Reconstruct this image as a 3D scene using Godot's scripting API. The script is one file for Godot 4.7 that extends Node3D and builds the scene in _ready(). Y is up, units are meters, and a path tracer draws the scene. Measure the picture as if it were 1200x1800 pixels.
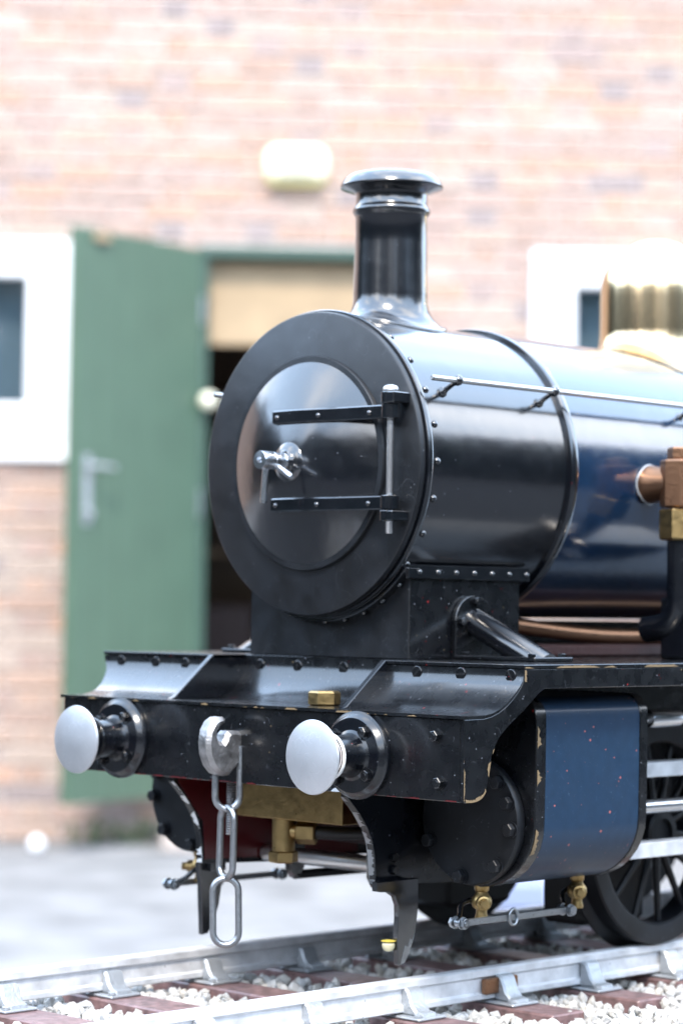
extends Node3D
# A miniature steam locomotive on raised track in front of a brick workshop.
# Metres, y up; x is across the track, z along it (the locomotive faces +z), rail tops at y = 0.

const GROUND := -0.604
const W := 0.204            # half width of the footplate
const BOILER_Y := 0.3402
var M := {}                 # materials
var used_names := {}
var rng := RandomNumberGenerator.new()

# ---------------------------------------------------------------- mesh builder
class MB:
	var v := PackedVector3Array()
	var n := PackedVector3Array()

	func tri(a: Vector3, b: Vector3, c: Vector3, na: Vector3, nb: Vector3, nc: Vector3) -> void:
		var g := (b - a).cross(c - a)
		if g.length_squared() < 1e-22:
			return
		if g.dot(na + nb + nc) > 0.0:      # front faces run clockwise
			v.append_array([a, c, b]); n.append_array([na, nc, nb])
		else:
			v.append_array([a, b, c]); n.append_array([na, nb, nc])

	func flat(a: Vector3, b: Vector3, c: Vector3, out: Vector3) -> void:
		var g := (b - a).cross(c - a).normalized()
		if g.dot(out) < 0.0:
			g = -g
		tri(a, b, c, g, g, g)

	func quad(a: Vector3, b: Vector3, c: Vector3, d: Vector3, out: Vector3) -> void:
		flat(a, b, c, out); flat(a, c, d, out)

	# profile (radius, height) from bottom to top, outside on the right hand; axis = local y of xf
	func lathe(prof: Array, seg: int, xf := Transform3D(), crease := 38.0, a0 := 0.0, a1 := TAU) -> void:
		var cc := cos(deg_to_rad(crease))
		var sn := []
		for i in prof.size() - 1:
			var d: Vector2 = prof[i + 1] - prof[i]
			sn.append(Vector2(d.y, -d.x).normalized())
		for i in sn.size():
			var n0: Vector2 = sn[i]
			var n1: Vector2 = sn[i]
			if i > 0 and sn[i - 1].dot(sn[i]) > cc:
				n0 = (sn[i - 1] + sn[i]).normalized()
			if i < sn.size() - 1 and sn[i + 1].dot(sn[i]) > cc:
				n1 = (sn[i + 1] + sn[i]).normalized()
			for k in seg:
				var ta := a0 + (a1 - a0) * k / seg
				var tb := a0 + (a1 - a0) * (k + 1) / seg
				var ua := Vector3(cos(ta), 0, sin(ta))
				var ub := Vector3(cos(tb), 0, sin(tb))
				var p: Vector2 = prof[i]
				var q: Vector2 = prof[i + 1]
				var A := xf * (ua * p.x + Vector3(0, p.y, 0))
				var B := xf * (ub * p.x + Vector3(0, p.y, 0))
				var C := xf * (ub * q.x + Vector3(0, q.y, 0))
				var D := xf * (ua * q.x + Vector3(0, q.y, 0))
				var nA := (xf.basis * (ua * n0.x + Vector3(0, n0.y, 0))).normalized()
				var nB := (xf.basis * (ub * n0.x + Vector3(0, n0.y, 0))).normalized()
				var nC := (xf.basis * (ub * n1.x + Vector3(0, n1.y, 0))).normalized()
				var nD := (xf.basis * (ua * n1.x + Vector3(0, n1.y, 0))).normalized()
				tri(A, B, C, nA, nB, nC)
				tri(A, C, D, nA, nC, nD)

	# polygon in local xy, extruded along local z, edges of both ends bevelled
	func extrude(poly: PackedVector2Array, z0: float, z1: float, bev := 0.0, xf := Transform3D(), crease := 33.0) -> void:
		var P := poly
		if Geometry2D.is_polygon_clockwise(P):
			P = P.duplicate(); P.reverse()
		var cnt := P.size()
		var en := PackedVector2Array()
		for i in cnt:
			var d := (P[(i + 1) % cnt] - P[i]).normalized()
			en.append(Vector2(d.y, -d.x))
		var ins := PackedVector2Array()
		var cc := cos(deg_to_rad(crease))
		for i in cnt:
			var a := en[(i + cnt - 1) % cnt]
			var b := en[i]
			var m := (a + b)
			var l := m.length()
			if l < 0.2:
				ins.append(P[i] - b * bev)
			else:
				m /= l
				ins.append(P[i] - m * bev / maxf(m.dot(b), 0.4))
		var idx := Geometry2D.triangulate_polygon(ins)
		if idx.is_empty():
			ins = P.duplicate(); idx = Geometry2D.triangulate_polygon(P)
		var fz := (xf.basis * Vector3(0, 0, 1)).normalized()
		for t in range(0, idx.size(), 3):
			var a := ins[idx[t]]
			var b := ins[idx[t + 1]]
			var c := ins[idx[t + 2]]
			flat(xf * Vector3(a.x, a.y, z1), xf * Vector3(b.x, b.y, z1), xf * Vector3(c.x, c.y, z1), fz)
			flat(xf * Vector3(a.x, a.y, z0), xf * Vector3(b.x, b.y, z0), xf * Vector3(c.x, c.y, z0), -fz)
		for i in cnt:
			var j := (i + 1) % cnt
			var e := en[i]
			var ni := e
			var nj := e
			if en[(i + cnt - 1) % cnt].dot(e) > cc:
				ni = (en[(i + cnt - 1) % cnt] + e).normalized()
			if en[j].dot(e) > cc:
				nj = (en[j] + e).normalized()
			var NI := (xf.basis * Vector3(ni.x, ni.y, 0)).normalized()
			var NJ := (xf.basis * Vector3(nj.x, nj.y, 0)).normalized()
			var a0 := xf * Vector3(P[i].x, P[i].y, z0 + bev)
			var b0 := xf * Vector3(P[j].x, P[j].y, z0 + bev)
			var a1 := xf * Vector3(P[i].x, P[i].y, z1 - bev)
			var b1 := xf * Vector3(P[j].x, P[j].y, z1 - bev)
			tri(a0, b0, b1, NI, NJ, NJ)
			tri(a0, b1, a1, NI, NJ, NI)
			if bev > 0.0:
				var ia1 := xf * Vector3(ins[i].x, ins[i].y, z1)
				var ib1 := xf * Vector3(ins[j].x, ins[j].y, z1)
				var ia0 := xf * Vector3(ins[i].x, ins[i].y, z0)
				var ib0 := xf * Vector3(ins[j].x, ins[j].y, z0)
				var sI := (NI + fz).normalized()
				var sJ := (NJ + fz).normalized()
				tri(a1, b1, ib1, sI, sJ, sJ); tri(a1, ib1, ia1, sI, sJ, sI)
				sI = (NI - fz).normalized(); sJ = (NJ - fz).normalized()
				tri(a0, b0, ib0, sI, sJ, sJ); tri(a0, ib0, ia0, sI, sJ, sI)

	# polygon given as (z, y), extruded along world x
	func ext_x(poly: PackedVector2Array, x0: float, x1: float, bev := 0.0) -> void:
		extrude(poly, -x1, -x0, bev, Transform3D(Basis(Vector3(0, 0, 1), Vector3(0, 1, 0), Vector3(-1, 0, 0)), Vector3.ZERO))

	# polygon given as (x, z), extruded along world y
	func ext_y(poly: PackedVector2Array, y0: float, y1: float, bev := 0.0) -> void:
		extrude(poly, -y1, -y0, bev, Transform3D(Basis(Vector3(1, 0, 0), Vector3(0, 0, 1), Vector3(0, -1, 0)), Vector3.ZERO))

	func box(lo: Vector3, hi: Vector3, bev := 0.0, xf := Transform3D()) -> void:
		var b := bev * 0.9
		var p := PackedVector2Array()
		if b > 0.0:
			p = PackedVector2Array([Vector2(lo.x + b, lo.y), Vector2(hi.x - b, lo.y), Vector2(hi.x, lo.y + b), Vector2(hi.x, hi.y - b), Vector2(hi.x - b, hi.y), Vector2(lo.x + b, hi.y), Vector2(lo.x, hi.y - b), Vector2(lo.x, lo.y + b)])
		else:
			p = PackedVector2Array([Vector2(lo.x, lo.y), Vector2(hi.x, lo.y), Vector2(hi.x, hi.y), Vector2(lo.x, hi.y)])
		extrude(p, lo.z, hi.z, bev, xf, 10.0)

	func tube(pts: Array, radius, seg := 12, closed := false, caps := true) -> void:
		var cnt := pts.size()
		var prev := Vector3.ZERO
		var rings := []
		var nrm := []
		for i in cnt:
			var a: Vector3 = pts[(i + cnt - 1) % cnt] if (closed or i > 0) else pts[i]
			var b: Vector3 = pts[(i + 1) % cnt] if (closed or i < cnt - 1) else pts[i]
			var t := (b - a).normalized()
			var u := prev - t * prev.dot(t)
			if u.length() < 1e-4:
				u = t.cross(Vector3(0.31, 0.77, 0.55)).normalized()
			u = u.normalized()
			prev = u
			var w := t.cross(u)
			var r: float = radius[i] if radius is Array else radius
			var ring := []
			var rn := []
			for k in seg:
				var d := u * cos(TAU * k / seg) + w * sin(TAU * k / seg)
				ring.append(pts[i] + d * r); rn.append(d)
			rings.append(ring); nrm.append(rn)
		if closed:   # turn the last ring onto the first
			rings.append([]); nrm.append([])
			var best := 0
			for s in seg:
				if (rings[cnt - 1][s] - pts[cnt - 1]).normalized().dot(nrm[0][0]) > (rings[cnt - 1][best] - pts[cnt - 1]).normalized().dot(nrm[0][0]):
					best = s
			for k in seg:
				rings[cnt].append(rings[0][(k - best + seg) % seg]); nrm[cnt].append(nrm[0][(k - best + seg) % seg])
		for i in rings.size() - 1:
			for k in seg:
				var l := (k + 1) % seg
				tri(rings[i][k], rings[i][l], rings[i + 1][l], nrm[i][k], nrm[i][l], nrm[i + 1][l])
				tri(rings[i][k], rings[i + 1][l], rings[i + 1][k], nrm[i][k], nrm[i + 1][l], nrm[i + 1][k])
		if caps and not closed:
			for e in [0, cnt - 1]:
				var o: Vector3 = pts[e] - pts[1 if e == 0 else cnt - 2]
				for k in seg:
					flat(pts[e], rings[e][k], rings[e][(k + 1) % seg], o)

	# grid of points with smooth normals; out = a rough outward direction
	func grid(rows: Array, out_at: Callable) -> void:
		var nr := rows.size()
		var nc: int = rows[0].size()
		var N := []
		for i in nr:
			var row := []
			for j in nc:
				var du: Vector3 = rows[mini(i + 1, nr - 1)][j] - rows[maxi(i - 1, 0)][j]
				var dv: Vector3 = rows[i][mini(j + 1, nc - 1)] - rows[i][maxi(j - 1, 0)]
				var g := du.cross(dv).normalized()
				if g.dot(out_at.call(rows[i][j])) < 0.0:
					g = -g
				row.append(g)
			N.append(row)
		for i in nr - 1:
			for j in nc - 1:
				tri(rows[i][j], rows[i + 1][j], rows[i + 1][j + 1], N[i][j], N[i + 1][j], N[i + 1][j + 1])
				tri(rows[i][j], rows[i + 1][j + 1], rows[i][j + 1], N[i][j], N[i + 1][j + 1], N[i][j + 1])

	func commit() -> ArrayMesh:
		var arr := []
		arr.resize(Mesh.ARRAY_MAX)
		arr[Mesh.ARRAY_VERTEX] = v
		arr[Mesh.ARRAY_NORMAL] = n
		var m := ArrayMesh.new()
		m.add_surface_from_arrays(Mesh.PRIMITIVE_TRIANGLES, arr)
		return m

# ---------------------------------------------------------------- scene helpers
func part(called: String, what, mat: Material, parent: Node, label := "") -> MeshInstance3D:
	var o := MeshInstance3D.new()
	o.name = numbered(called, parent)
	o.mesh = what.commit() if what is MB else what
	o.material_override = mat
	o.cast_shadow = GeometryInstance3D.SHADOW_CASTING_SETTING_ON
	parent.add_child(o, true)
	if label != "":
		o.set_meta("label", label)
	return o

func numbered(called: String, parent: Node) -> String:
	var key := str(parent.get_instance_id()) + called
	var k: int = used_names.get(key, 0)
	used_names[key] = k + 1
	return called if k == 0 else "%s_%03d" % [called, k]

func tag(o: Node, label: String, category: String, group := "", kind := "") -> Node:
	o.set_meta("label", label)
	if category != "": o.set_meta("category", category)
	if group != "": o.set_meta("group", group)
	if kind != "": o.set_meta("kind", kind)
	return o

func thing(called: String, label: String, category: String, at := Vector3.ZERO, turn := 0.0, group := "") -> Node3D:
	var o := Node3D.new()
	o.name = numbered(called, self)
	add_child(o, true)
	o.position = at
	o.rotation.y = turn
	tag(o, label, category, group)
	return o

func structure(called: String, what, mat: Material, label: String) -> MeshInstance3D:
	var o := part(called, what, mat, self)
	tag(o, label, "", "", "structure")
	return o

func V(list: Array) -> PackedVector2Array:
	var p := PackedVector2Array()
	for i in range(0, list.size(), 2):
		p.append(Vector2(list[i], list[i + 1]))
	return p

func prof(list: Array) -> Array:
	var p := []
	for i in range(0, list.size(), 2):
		p.append(Vector2(list[i], list[i + 1]))
	return p

func circle(cx: float, cy: float, r: float, seg := 32, a0 := 0.0, a1 := TAU) -> PackedVector2Array:
	var p := PackedVector2Array()
	for k in (seg if absf(a1 - a0 - TAU) < 1e-4 else seg + 1):
		var t := a0 + (a1 - a0) * k / seg
		p.append(Vector2(cx + r * cos(t), cy + r * sin(t)))
	return p

# transform whose local y runs along dir
func along(dir: Vector3, at := Vector3.ZERO) -> Transform3D:
	var y := dir.normalized()
	var x := y.cross(Vector3(0.2, 0.3, 0.93)).normalized()
	if absf(y.dot(Vector3(0, 1, 0))) > 0.99:
		x = Vector3(1, 0, 0)
	return Transform3D(Basis(x, y, x.cross(y)), at)

func smooth(pts: Array, sub := 6) -> Array:
	var c := []
	for i in pts.size() - 1:
		var p0 = pts[maxi(i - 1, 0)]
		var p1 = pts[i]
		var p2 = pts[i + 1]
		var p3 = pts[mini(i + 2, pts.size() - 1)]
		for k in sub:
			c.append(p1.cubic_interpolate(p2, p0, p3, float(k) / sub))
	c.append(pts[-1])
	return c

func bolt_mesh(r: float, h: float, washer := 0.0) -> ArrayMesh:      # head along +y
	var m := MB.new()
	if washer > 0.0:
		m.lathe(prof([0, 0, washer, 0, washer, 0.0008, 0, 0.0008]), 20)
	var y0 := 0.0007 if washer > 0.0 else 0.0
	var hexagon := circle(0, 0, r, 6, 0.2, TAU + 0.2)
	m.extrude(hexagon, y0, y0 + h, r * 0.13, Transform3D(Basis(Vector3(1, 0, 0), Vector3(0, 0, -1), Vector3(0, 1, 0)), Vector3.ZERO))
	if washer > 0.0 and r < 0.0042:
		m.lathe(prof([r * 0.5, y0 + h, r * 0.45, y0 + h * 1.1, 0, y0 + h * 1.12]), 12, Transform3D(), 20)
	return m.commit()

func rivet_mesh(r: float) -> ArrayMesh:
	var m := MB.new()
	var p := []
	for k in 6:
		var t := PI / 2 * k / 5
		p.append(Vector2(r * cos(t), r * 0.85 * sin(t)))
	m.lathe(p, 12, Transform3D(), 60)
	return m.commit()

func at_mesh(called: String, mesh: Mesh, mat: Material, parent: Node, xf: Transform3D) -> MeshInstance3D:
	var o := part(called, mesh, mat, parent)
	o.transform = xf
	return o

# worn-through paint: irregular thin patches along an edge, lying on a face
func chips(called: String, parent: Node, pts: Array, inward: Vector3, out: Vector3, wide: float, cover: float, sd: int, mat: Material, rough := 40.0, step := 0.0006) -> void:
	var nz := FastNoiseLite.new()
	nz.seed = sd; nz.frequency = 1.0; nz.fractal_octaves = 3
	var m := MB.new()
	var s := 0.0
	var pr = null
	var w_last := 0.0
	for i in pts.size() - 1:
		var a: Vector3 = pts[i]
		var b: Vector3 = pts[i + 1]
		var len := a.distance_to(b)
		var cnt := maxi(1, int(len / step))
		for k in cnt:
			var p := a.lerp(b, float(k) / cnt) + out * 0.00018
			var d := b - a
			var inw := inward
			if inward == Vector3.ZERO:
				inw = out.cross(d).normalized()
			var g := nz.get_noise_1d(s * rough) * 1.1 + cover - 0.5
			var w := clampf(g * 4.0, 0.0, 1.0) * wide * (0.55 + 0.9 * absf(nz.get_noise_1d(s * 900.0 + 50.0)))
			if pr != null and (w > 0.0001 or w_last > 0.0001):
				m.quad(pr[0], p, p + inw * w, pr[1], out)
			pr = [p, p + inw * w]
			w_last = w
			s += len / cnt
	if m.v.size() > 0:
		part(called, m, mat, parent).set_meta("kind", "stuff")

# ---------------------------------------------------------------- textures and materials
func lin(r: float, g: float, b: float) -> Color:
	return Color(r, g, b).linear_to_srgb()

func wear_texture(size: int, base: Color, sd: int, jobs: Array, mottle := 0.0, mfreq := 0.02) -> ImageTexture:
	# jobs: [kind, count, colour, smallest, largest, strength]
	var r := RandomNumberGenerator.new()
	r.seed = sd
	var im := Image.create(size, size, false, Image.FORMAT_RGB8)
	im.fill(base.linear_to_srgb())
	if mottle > 0.0:
		var nz := FastNoiseLite.new()
		nz.seed = sd; nz.frequency = mfreq; nz.fractal_octaves = 4
		for y in size:
			for x in size:
				var fx := float(x) / size
				var fy := float(y) / size
				var q := nz.get_noise_2d(x, y) * (1 - fx) * (1 - fy) + nz.get_noise_2d(x - size, y) * fx * (1 - fy) + nz.get_noise_2d(x, y - size) * (1 - fx) * fy + nz.get_noise_2d(x - size, y - size) * fx * fy
				var k := 1.0 + mottle * q * 2.0
				im.set_pixel(x, y, Color(base.r * k, base.g * k, base.b * k).linear_to_srgb())
	for j in jobs:
		for c in int(j[1]):
			var col: Color = j[2]
			var s: float = r.randf_range(j[3], j[4]) if r.randf() < 0.35 else j[3]
			var x := r.randf() * size
			var y := r.randf() * size
			if j[0] == "dot":
				var rad := s
				var el := r.randf_range(0.7, 1.0)
				for yy in range(int(-rad - 1), int(rad + 2)):
					for xx in range(int(-rad - 1), int(rad + 2)):
						if Vector2(xx, yy / el).length() <= rad:
							mixpx(im, int(x) + xx, int(y) + yy, col, j[5])
			else:
				var ang := r.randf() * TAU
				var bend := r.randf_range(-0.08, 0.08)
				for k in int(s):
					mixpx(im, int(x), int(y), col, j[5])
					x += cos(ang); y += sin(ang)
					ang += bend + r.randf_range(-0.15, 0.15)
	return ImageTexture.create_from_image(im)

func mixpx(im: Image, x: int, y: int, c: Color, k: float) -> void:
	var s := im.get_width()
	x = posmod(x, s); y = posmod(y, s)
	im.set_pixel(x, y, im.get_pixel(x, y).lerp(c.linear_to_srgb(), k))

func noise_tex(sd: int, freq: float, lo: float, hi: float, oct := 4, size := 512) -> ImageTexture:
	var nz := FastNoiseLite.new()
	nz.seed = sd; nz.frequency = freq; nz.fractal_octaves = oct
	var im := nz.get_seamless_image(size, size)
	im.convert(Image.FORMAT_L8)
	var d := im.get_data()
	for i in d.size():
		d[i] = int(clampf(lo + (hi - lo) * d[i] / 255.0, 0, 1) * 255)
	im.set_data(size, size, false, Image.FORMAT_L8, d)
	return ImageTexture.create_from_image(im)

func mat(col: Color, rough: float, metal := 0.0, spec := 0.5) -> StandardMaterial3D:
	var m := StandardMaterial3D.new()
	m.albedo_color = col.linear_to_srgb()
	m.roughness = rough
	m.metallic = metal
	m.metallic_specular = spec
	return m

func tri_map(m: StandardMaterial3D, scale: float, albedo: Texture2D = null, rough: Texture2D = null, height: Texture2D = null, hs := 0.0) -> StandardMaterial3D:
	m.uv1_triplanar = true
	m.uv1_world_triplanar = true
	m.uv1_scale = Vector3.ONE * scale
	if albedo:
		m.albedo_texture = albedo
		m.albedo_color = Color.WHITE
	if rough:
		m.roughness_texture = rough
		m.roughness_texture_channel = BaseMaterial3D.TEXTURE_CHANNEL_RED
		m.roughness = 1.0
	if height:
		m.heightmap_enabled = true
		m.heightmap_texture = height
		m.heightmap_scale = hs
	return m

func coat(m: StandardMaterial3D, amount := 1.0, rough := 0.04) -> StandardMaterial3D:
	m.clearcoat_enabled = true
	m.clearcoat = amount
	m.clearcoat_roughness = rough
	return m

func make_materials() -> void:
	var wob := noise_tex(11, 0.012, 0, 1, 3)
	var fine := noise_tex(12, 0.05, 0, 1, 4)
	var grain := noise_tex(13, 0.15, 0, 1, 3)
	var r_gloss := noise_tex(14, 0.02, 0.11, 0.17, 4)
	var r_satin := noise_tex(15, 0.02, 0.40, 0.50, 4)
	var r_metal := noise_tex(16, 0.06, 0.22, 0.5, 4)
	var grey := Color(0.16, 0.17, 0.19)
	var red := Color(0.4, 0.02, 0.02)
	var t_black := wear_texture(1024, Color(0.0022, 0.0030, 0.0050), 1, [["dot", 380, grey, 0.9, 2.6, 0.7], ["line", 160, grey, 5, 50, 0.35], ["dot", 14, red, 0.8, 2.2, 0.7]], 0.1)
	var t_worn := wear_texture(1024, Color(0.0022, 0.0027, 0.0038), 2, [["dot", 800, Color(0.36, 0.39, 0.44), 0.7, 2.3, 0.7], ["line", 300, Color(0.3, 0.32, 0.35), 4, 26, 0.5], ["dot", 70, red, 1.2, 4.0, 0.8], ["dot", 40, Color(0.35, 0.26, 0.14), 1, 3, 0.6]], 0.12)
	var t_dust := wear_texture(1024, Color(0.0052, 0.0062, 0.0082), 3, [["dot", 24, grey, 12, 34, 0.035], ["dot", 60, Color(0.1, 0.1, 0.11), 4, 14, 0.05], ["dot", 420, grey, 0.9, 2.6, 0.6], ["line", 420, grey, 8, 70, 0.4], ["dot", 16, Color(0.4, 0.3, 0.2), 1, 2, 0.4]], 0.75, 0.007)
	var t_blue := wear_texture(1024, Color(0.0045, 0.0185, 0.046), 4, [["dot", 160, grey, 0.7, 1.6, 0.5], ["line", 60, grey, 5, 30, 0.2]], 0.15)
	var t_clad := wear_texture(1024, Color(0.0085, 0.026, 0.055), 5, [["dot", 900, Color(0.22, 0.25, 0.28), 0.8, 1.3, 0.6], ["line", 260, Color(0.14, 0.18, 0.23), 4, 26, 0.3], ["dot", 330, Color(0.3, 0.08, 0.075), 0.9, 2.2, 0.85], ["dot", 70, Color(0.36, 0.1, 0.09), 2.4, 4.6, 0.95]], 0.12)
	M.black = coat(tri_map(mat(Color.BLACK, 0.2, 0, 0.68), 4.0, t_black, noise_tex(34, 0.02, 0.17, 0.26, 4), wob, 0.02), 0.8, 0.13)
	M.gloss = coat(tri_map(mat(Color.BLACK, 0.2, 0, 0.5), 4.0, t_black, noise_tex(35, 0.02, 0.2, 0.3, 4), wob, 0.02), 0.35, 0.12)
	var t_lump := wear_texture(1024, Color(0.1, 0.1, 0.1), 38, [["dot", 1500, Color(0.5, 0.5, 0.5), 1.5, 3.6, 0.5], ["dot", 900, Color(0.3, 0.3, 0.3), 3.0, 6.0, 0.4], ["line", 160, Color(0.4, 0.4, 0.4), 8, 40, 0.4]], 0.5, 0.02)
	M.worn = coat(tri_map(mat(Color.BLACK, 0.25, 0, 0.46), 4.0, t_worn, noise_tex(36, 0.03, 0.2, 0.36, 4), t_lump, 0.02), 0.45, 0.12)
	M.sheet = coat(tri_map(mat(Color.BLACK, 0.2, 0, 0.55), 4.0, t_worn, noise_tex(39, 0.02, 0.2, 0.34, 4), t_lump, 0.010), 0.5, 0.14)
	M.satin = tri_map(mat(Color.BLACK, 0.45, 0, 0.42), 4.0, t_dust, r_satin, fine, 0.006)
	M.door_gloss = coat(tri_map(mat(Color.BLACK, 0.2, 0, 0.66), 4.0, t_black, noise_tex(43, 0.02, 0.16, 0.28, 4), wob, 0.05), 0.7, 0.11)
	M.ring = tri_map(mat(Color.BLACK, 0.35, 0, 0.52), 4.0, t_dust, noise_tex(44, 0.012, 0.3, 0.46, 5), wob, 0.02)
	M.blue = coat(tri_map(mat(Color.BLACK, 0.15, 0, 0.68), 4.0, t_blue, noise_tex(37, 0.02, 0.15, 0.24, 4), wob, 0.02), 0.8, 0.12)
	M.clad = coat(tri_map(mat(Color.BLACK, 0.35, 0, 0.32), 4.0, t_clad, r_satin, wob, 0.02), 0.2, 0.15)
	M.dark = mat(Color(0.003, 0.0032, 0.004), 0.5)
	M.steel = tri_map(mat(Color(0.62, 0.61, 0.6), 0.3, 1.0), 20.0, null, r_metal, fine, 0.004)
	M.polished = mat(Color(0.62, 0.64, 0.67), 0.24, 1.0)
	var t_alu := wear_texture(1024, Color(0.58, 0.59, 0.61), 6, [["line", 900, Color(0.36, 0.37, 0.39), 20, 120, 0.3], ["line", 700, Color(0.85, 0.86, 0.88), 20, 120, 0.5], ["dot", 40, Color(0.45, 0.45, 0.46), 6, 26, 0.12], ["dot", 26, Color(0.2, 0.2, 0.2), 0.6, 3.0, 0.6]], 0.08, 0.006)
	M.alu = tri_map(mat(Color.WHITE, 0.38, 1.0), 4.5, t_alu, noise_tex(18, 0.01, 0.46, 0.56, 3), null)
	var t_cast := wear_texture(512, Color(0.27, 0.265, 0.265), 7, [["dot", 220, Color(0.2, 0.13, 0.11), 1, 6, 0.25], ["line", 120, Color(0.6, 0.6, 0.6), 5, 40, 0.3]], 0.5)
	M.cast = tri_map(mat(Color.WHITE, 0.45, 0.9), 9.0, t_cast, r_satin, fine, 0.03)
	M.zinc = tri_map(mat(Color(0.32, 0.335, 0.35), 0.42, 1.0), 14.0, null, r_metal, fine, 0.01)
	var t_brass := wear_texture(512, Color(0.36, 0.25, 0.11), 8, [["dot", 60, Color(0.12, 0.11, 0.06), 2, 12, 0.22], ["line", 160, Color(0.45, 0.34, 0.18), 5, 50, 0.25]], 0.2)
	M.brass = tri_map(mat(Color.WHITE, 0.35, 1.0), 9.0, t_brass, noise_tex(19, 0.04, 0.25, 0.5, 4), fine, 0.01)
	M.bright_brass = mat(Color(0.66, 0.5, 0.3), 0.1, 1.0)
	M.bright_brass.roughness = 0.2
	M.copper = tri_map(mat(Color(0.31, 0.165, 0.095), 0.32, 1.0), 12.0, null, r_metal, fine, 0.008)
	M.bare = tri_map(mat(Color(0.2, 0.14, 0.075), 0.45, 0.2), 12.0, null, r_satin, fine, 0.01)
	M.red = coat(mat(Color(0.075, 0.004, 0.006), 0.35), 0.5, 0.1)
	M.bright_red = mat(Color(0.3, 0.015, 0.015), 0.35)
	M.redoxide = tri_map(mat(Color(0.03, 0.009, 0.008), 0.5), 8.0, null, r_satin, fine, 0.02)
	M.whitepaint = mat(Color(0.75, 0.75, 0.74), 0.45)
	M.yellow = mat(Color(0.45, 0.35, 0.05), 0.6)
	M.petal = mat(Color(0.5, 0.46, 0.3), 0.6)
	var t_rail := wear_texture(1024, Color(0.62, 0.63, 0.645), 9, [["dot", 130, Color(0.16, 0.16, 0.17), 1, 4, 0.4], ["line", 500, Color(0.36, 0.37, 0.38), 10, 90, 0.2], ["dot", 300, Color(0.4, 0.38, 0.36), 0.6, 2, 0.4]], 0.22, 0.01)
	M.rail = tri_map(mat(Color.WHITE, 0.42, 0.3), 4.0, t_rail, noise_tex(21, 0.03, 0.3, 0.55, 4), fine, 0.015)
	M.chair = tri_map(mat(Color(0.36, 0.38, 0.4), 0.42, 0.5), 12.0, null, r_satin, fine, 0.04)
	var t_sleeper := wear_texture(1024, Color(0.155, 0.092, 0.088), 10, [["line", 500, Color(0.22, 0.15, 0.14), 10, 70, 0.2], ["dot", 500, Color(0.45, 0.4, 0.36), 0.6, 2.2, 0.35], ["dot", 90, Color(0.06, 0.03, 0.03), 1, 5, 0.4]], 0.5)
	M.sleeper = tri_map(mat(Color.WHITE, 0.45, 0, 0.55), 4.0, t_sleeper, r_satin, fine, 0.06)
	M.stone = mat(Color(1, 1, 1), 0.85)
	M.stone.vertex_color_use_as_albedo = true
	var t_bed := wear_texture(512, Color(0.26, 0.245, 0.225), 22, [], 0.9, 0.05)
	M.bed = tri_map(mat(Color.WHITE, 0.95), 10.0, t_bed, null, grain, 0.3)
	var t_ground := wear_texture(1024, Color(0.18, 0.18, 0.18), 23, [["dot", 2500, Color(0.22, 0.22, 0.22), 0.6, 2.5, 0.5], ["dot", 1500, Color(0.1, 0.1, 0.1), 0.6, 2.5, 0.4], ["dot", 8, Color(0.09, 0.09, 0.09), 20, 60, 0.12]], 0.35, 0.006)
	M.ground = tri_map(mat(Color.WHITE, 0.9), 0.5, t_ground, null, grain, 0.5)
	M.mortar = tri_map(mat(Color.WHITE, 0.95), 2.0, wear_texture(512, Color(0.44, 0.38, 0.345), 24, [], 0.4, 0.05), null, grain, 0.2)
	M.upvc = mat(Color(0.82, 0.82, 0.82), 0.3)
	M.pane = mat(Color(0.03, 0.05, 0.06, 0.12), 0.03)
	M.pane.transparency = BaseMaterial3D.TRANSPARENCY_ALPHA
	var t_door := wear_texture(512, Color(0.064, 0.112, 0.074), 25, [["line", 300, Color(0.08, 0.13, 0.09), 20, 120, 0.2]], 0.08, 0.006)
	M.door = tri_map(mat(Color.WHITE, 0.4), 1.3, t_door, r_satin, fine, 0.05)
	M.frame_green = mat(Color(0.035, 0.075, 0.055), 0.4)
	M.ply = tri_map(mat(Color.WHITE, 0.7), 1.0, wear_texture(512, Color(0.33, 0.24, 0.145), 26, [["line", 400, Color(0.34, 0.23, 0.12), 30, 160, 0.2]], 0.2, 0.01))
	M.inner = mat(Color(0.16, 0.12, 0.09), 0.9)
	M.lampshell = mat(Color(0.8, 0.77, 0.6), 0.35)
	M.lampbase = mat(Color(0.75, 0.62, 0.22), 0.4)
	M.tarmac = mat(Color(0.026, 0.027, 0.029), 0.9)
	M.hedge = mat(Color(0.03, 0.04, 0.032), 0.7)
	M.hedge.vertex_color_use_as_albedo = true
	M.blind = mat(Color(0.075, 0.125, 0.16), 0.8)
	M.plastic_blue = mat(Color(0.2, 0.24, 0.36), 0.4)
	M.leaf = mat(Color(0.07, 0.12, 0.035), 0.7)
	M.timber = tri_map(mat(Color(0.2, 0.15, 0.1), 0.8), 2.0, null, null, fine, 0.1)
	# brick tones
	M.bricks = []
	var tones := [[0.392, 0.269, 0.212], [0.411, 0.301, 0.244], [0.378, 0.269, 0.221], [0.34, 0.26, 0.235], [0.435, 0.278, 0.207], [0.397, 0.287, 0.244], [0.283, 0.232, 0.221], [0.416, 0.329, 0.276], [0.444, 0.31, 0.244], [0.383, 0.278, 0.235]]
	var i := 0
	for t in tones:
		var bt := wear_texture(128, Color(t[0], t[1], t[2]), 40 + i, [["dot", 60, Color(t[0] * 0.6, t[1] * 0.6, t[2] * 0.6), 0.6, 2, 0.4]], 0.5, 0.06)
		M.bricks.append(tri_map(mat(Color.WHITE, 0.9), 5.0, bt, null, grain, 0.25))
		i += 1
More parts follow.
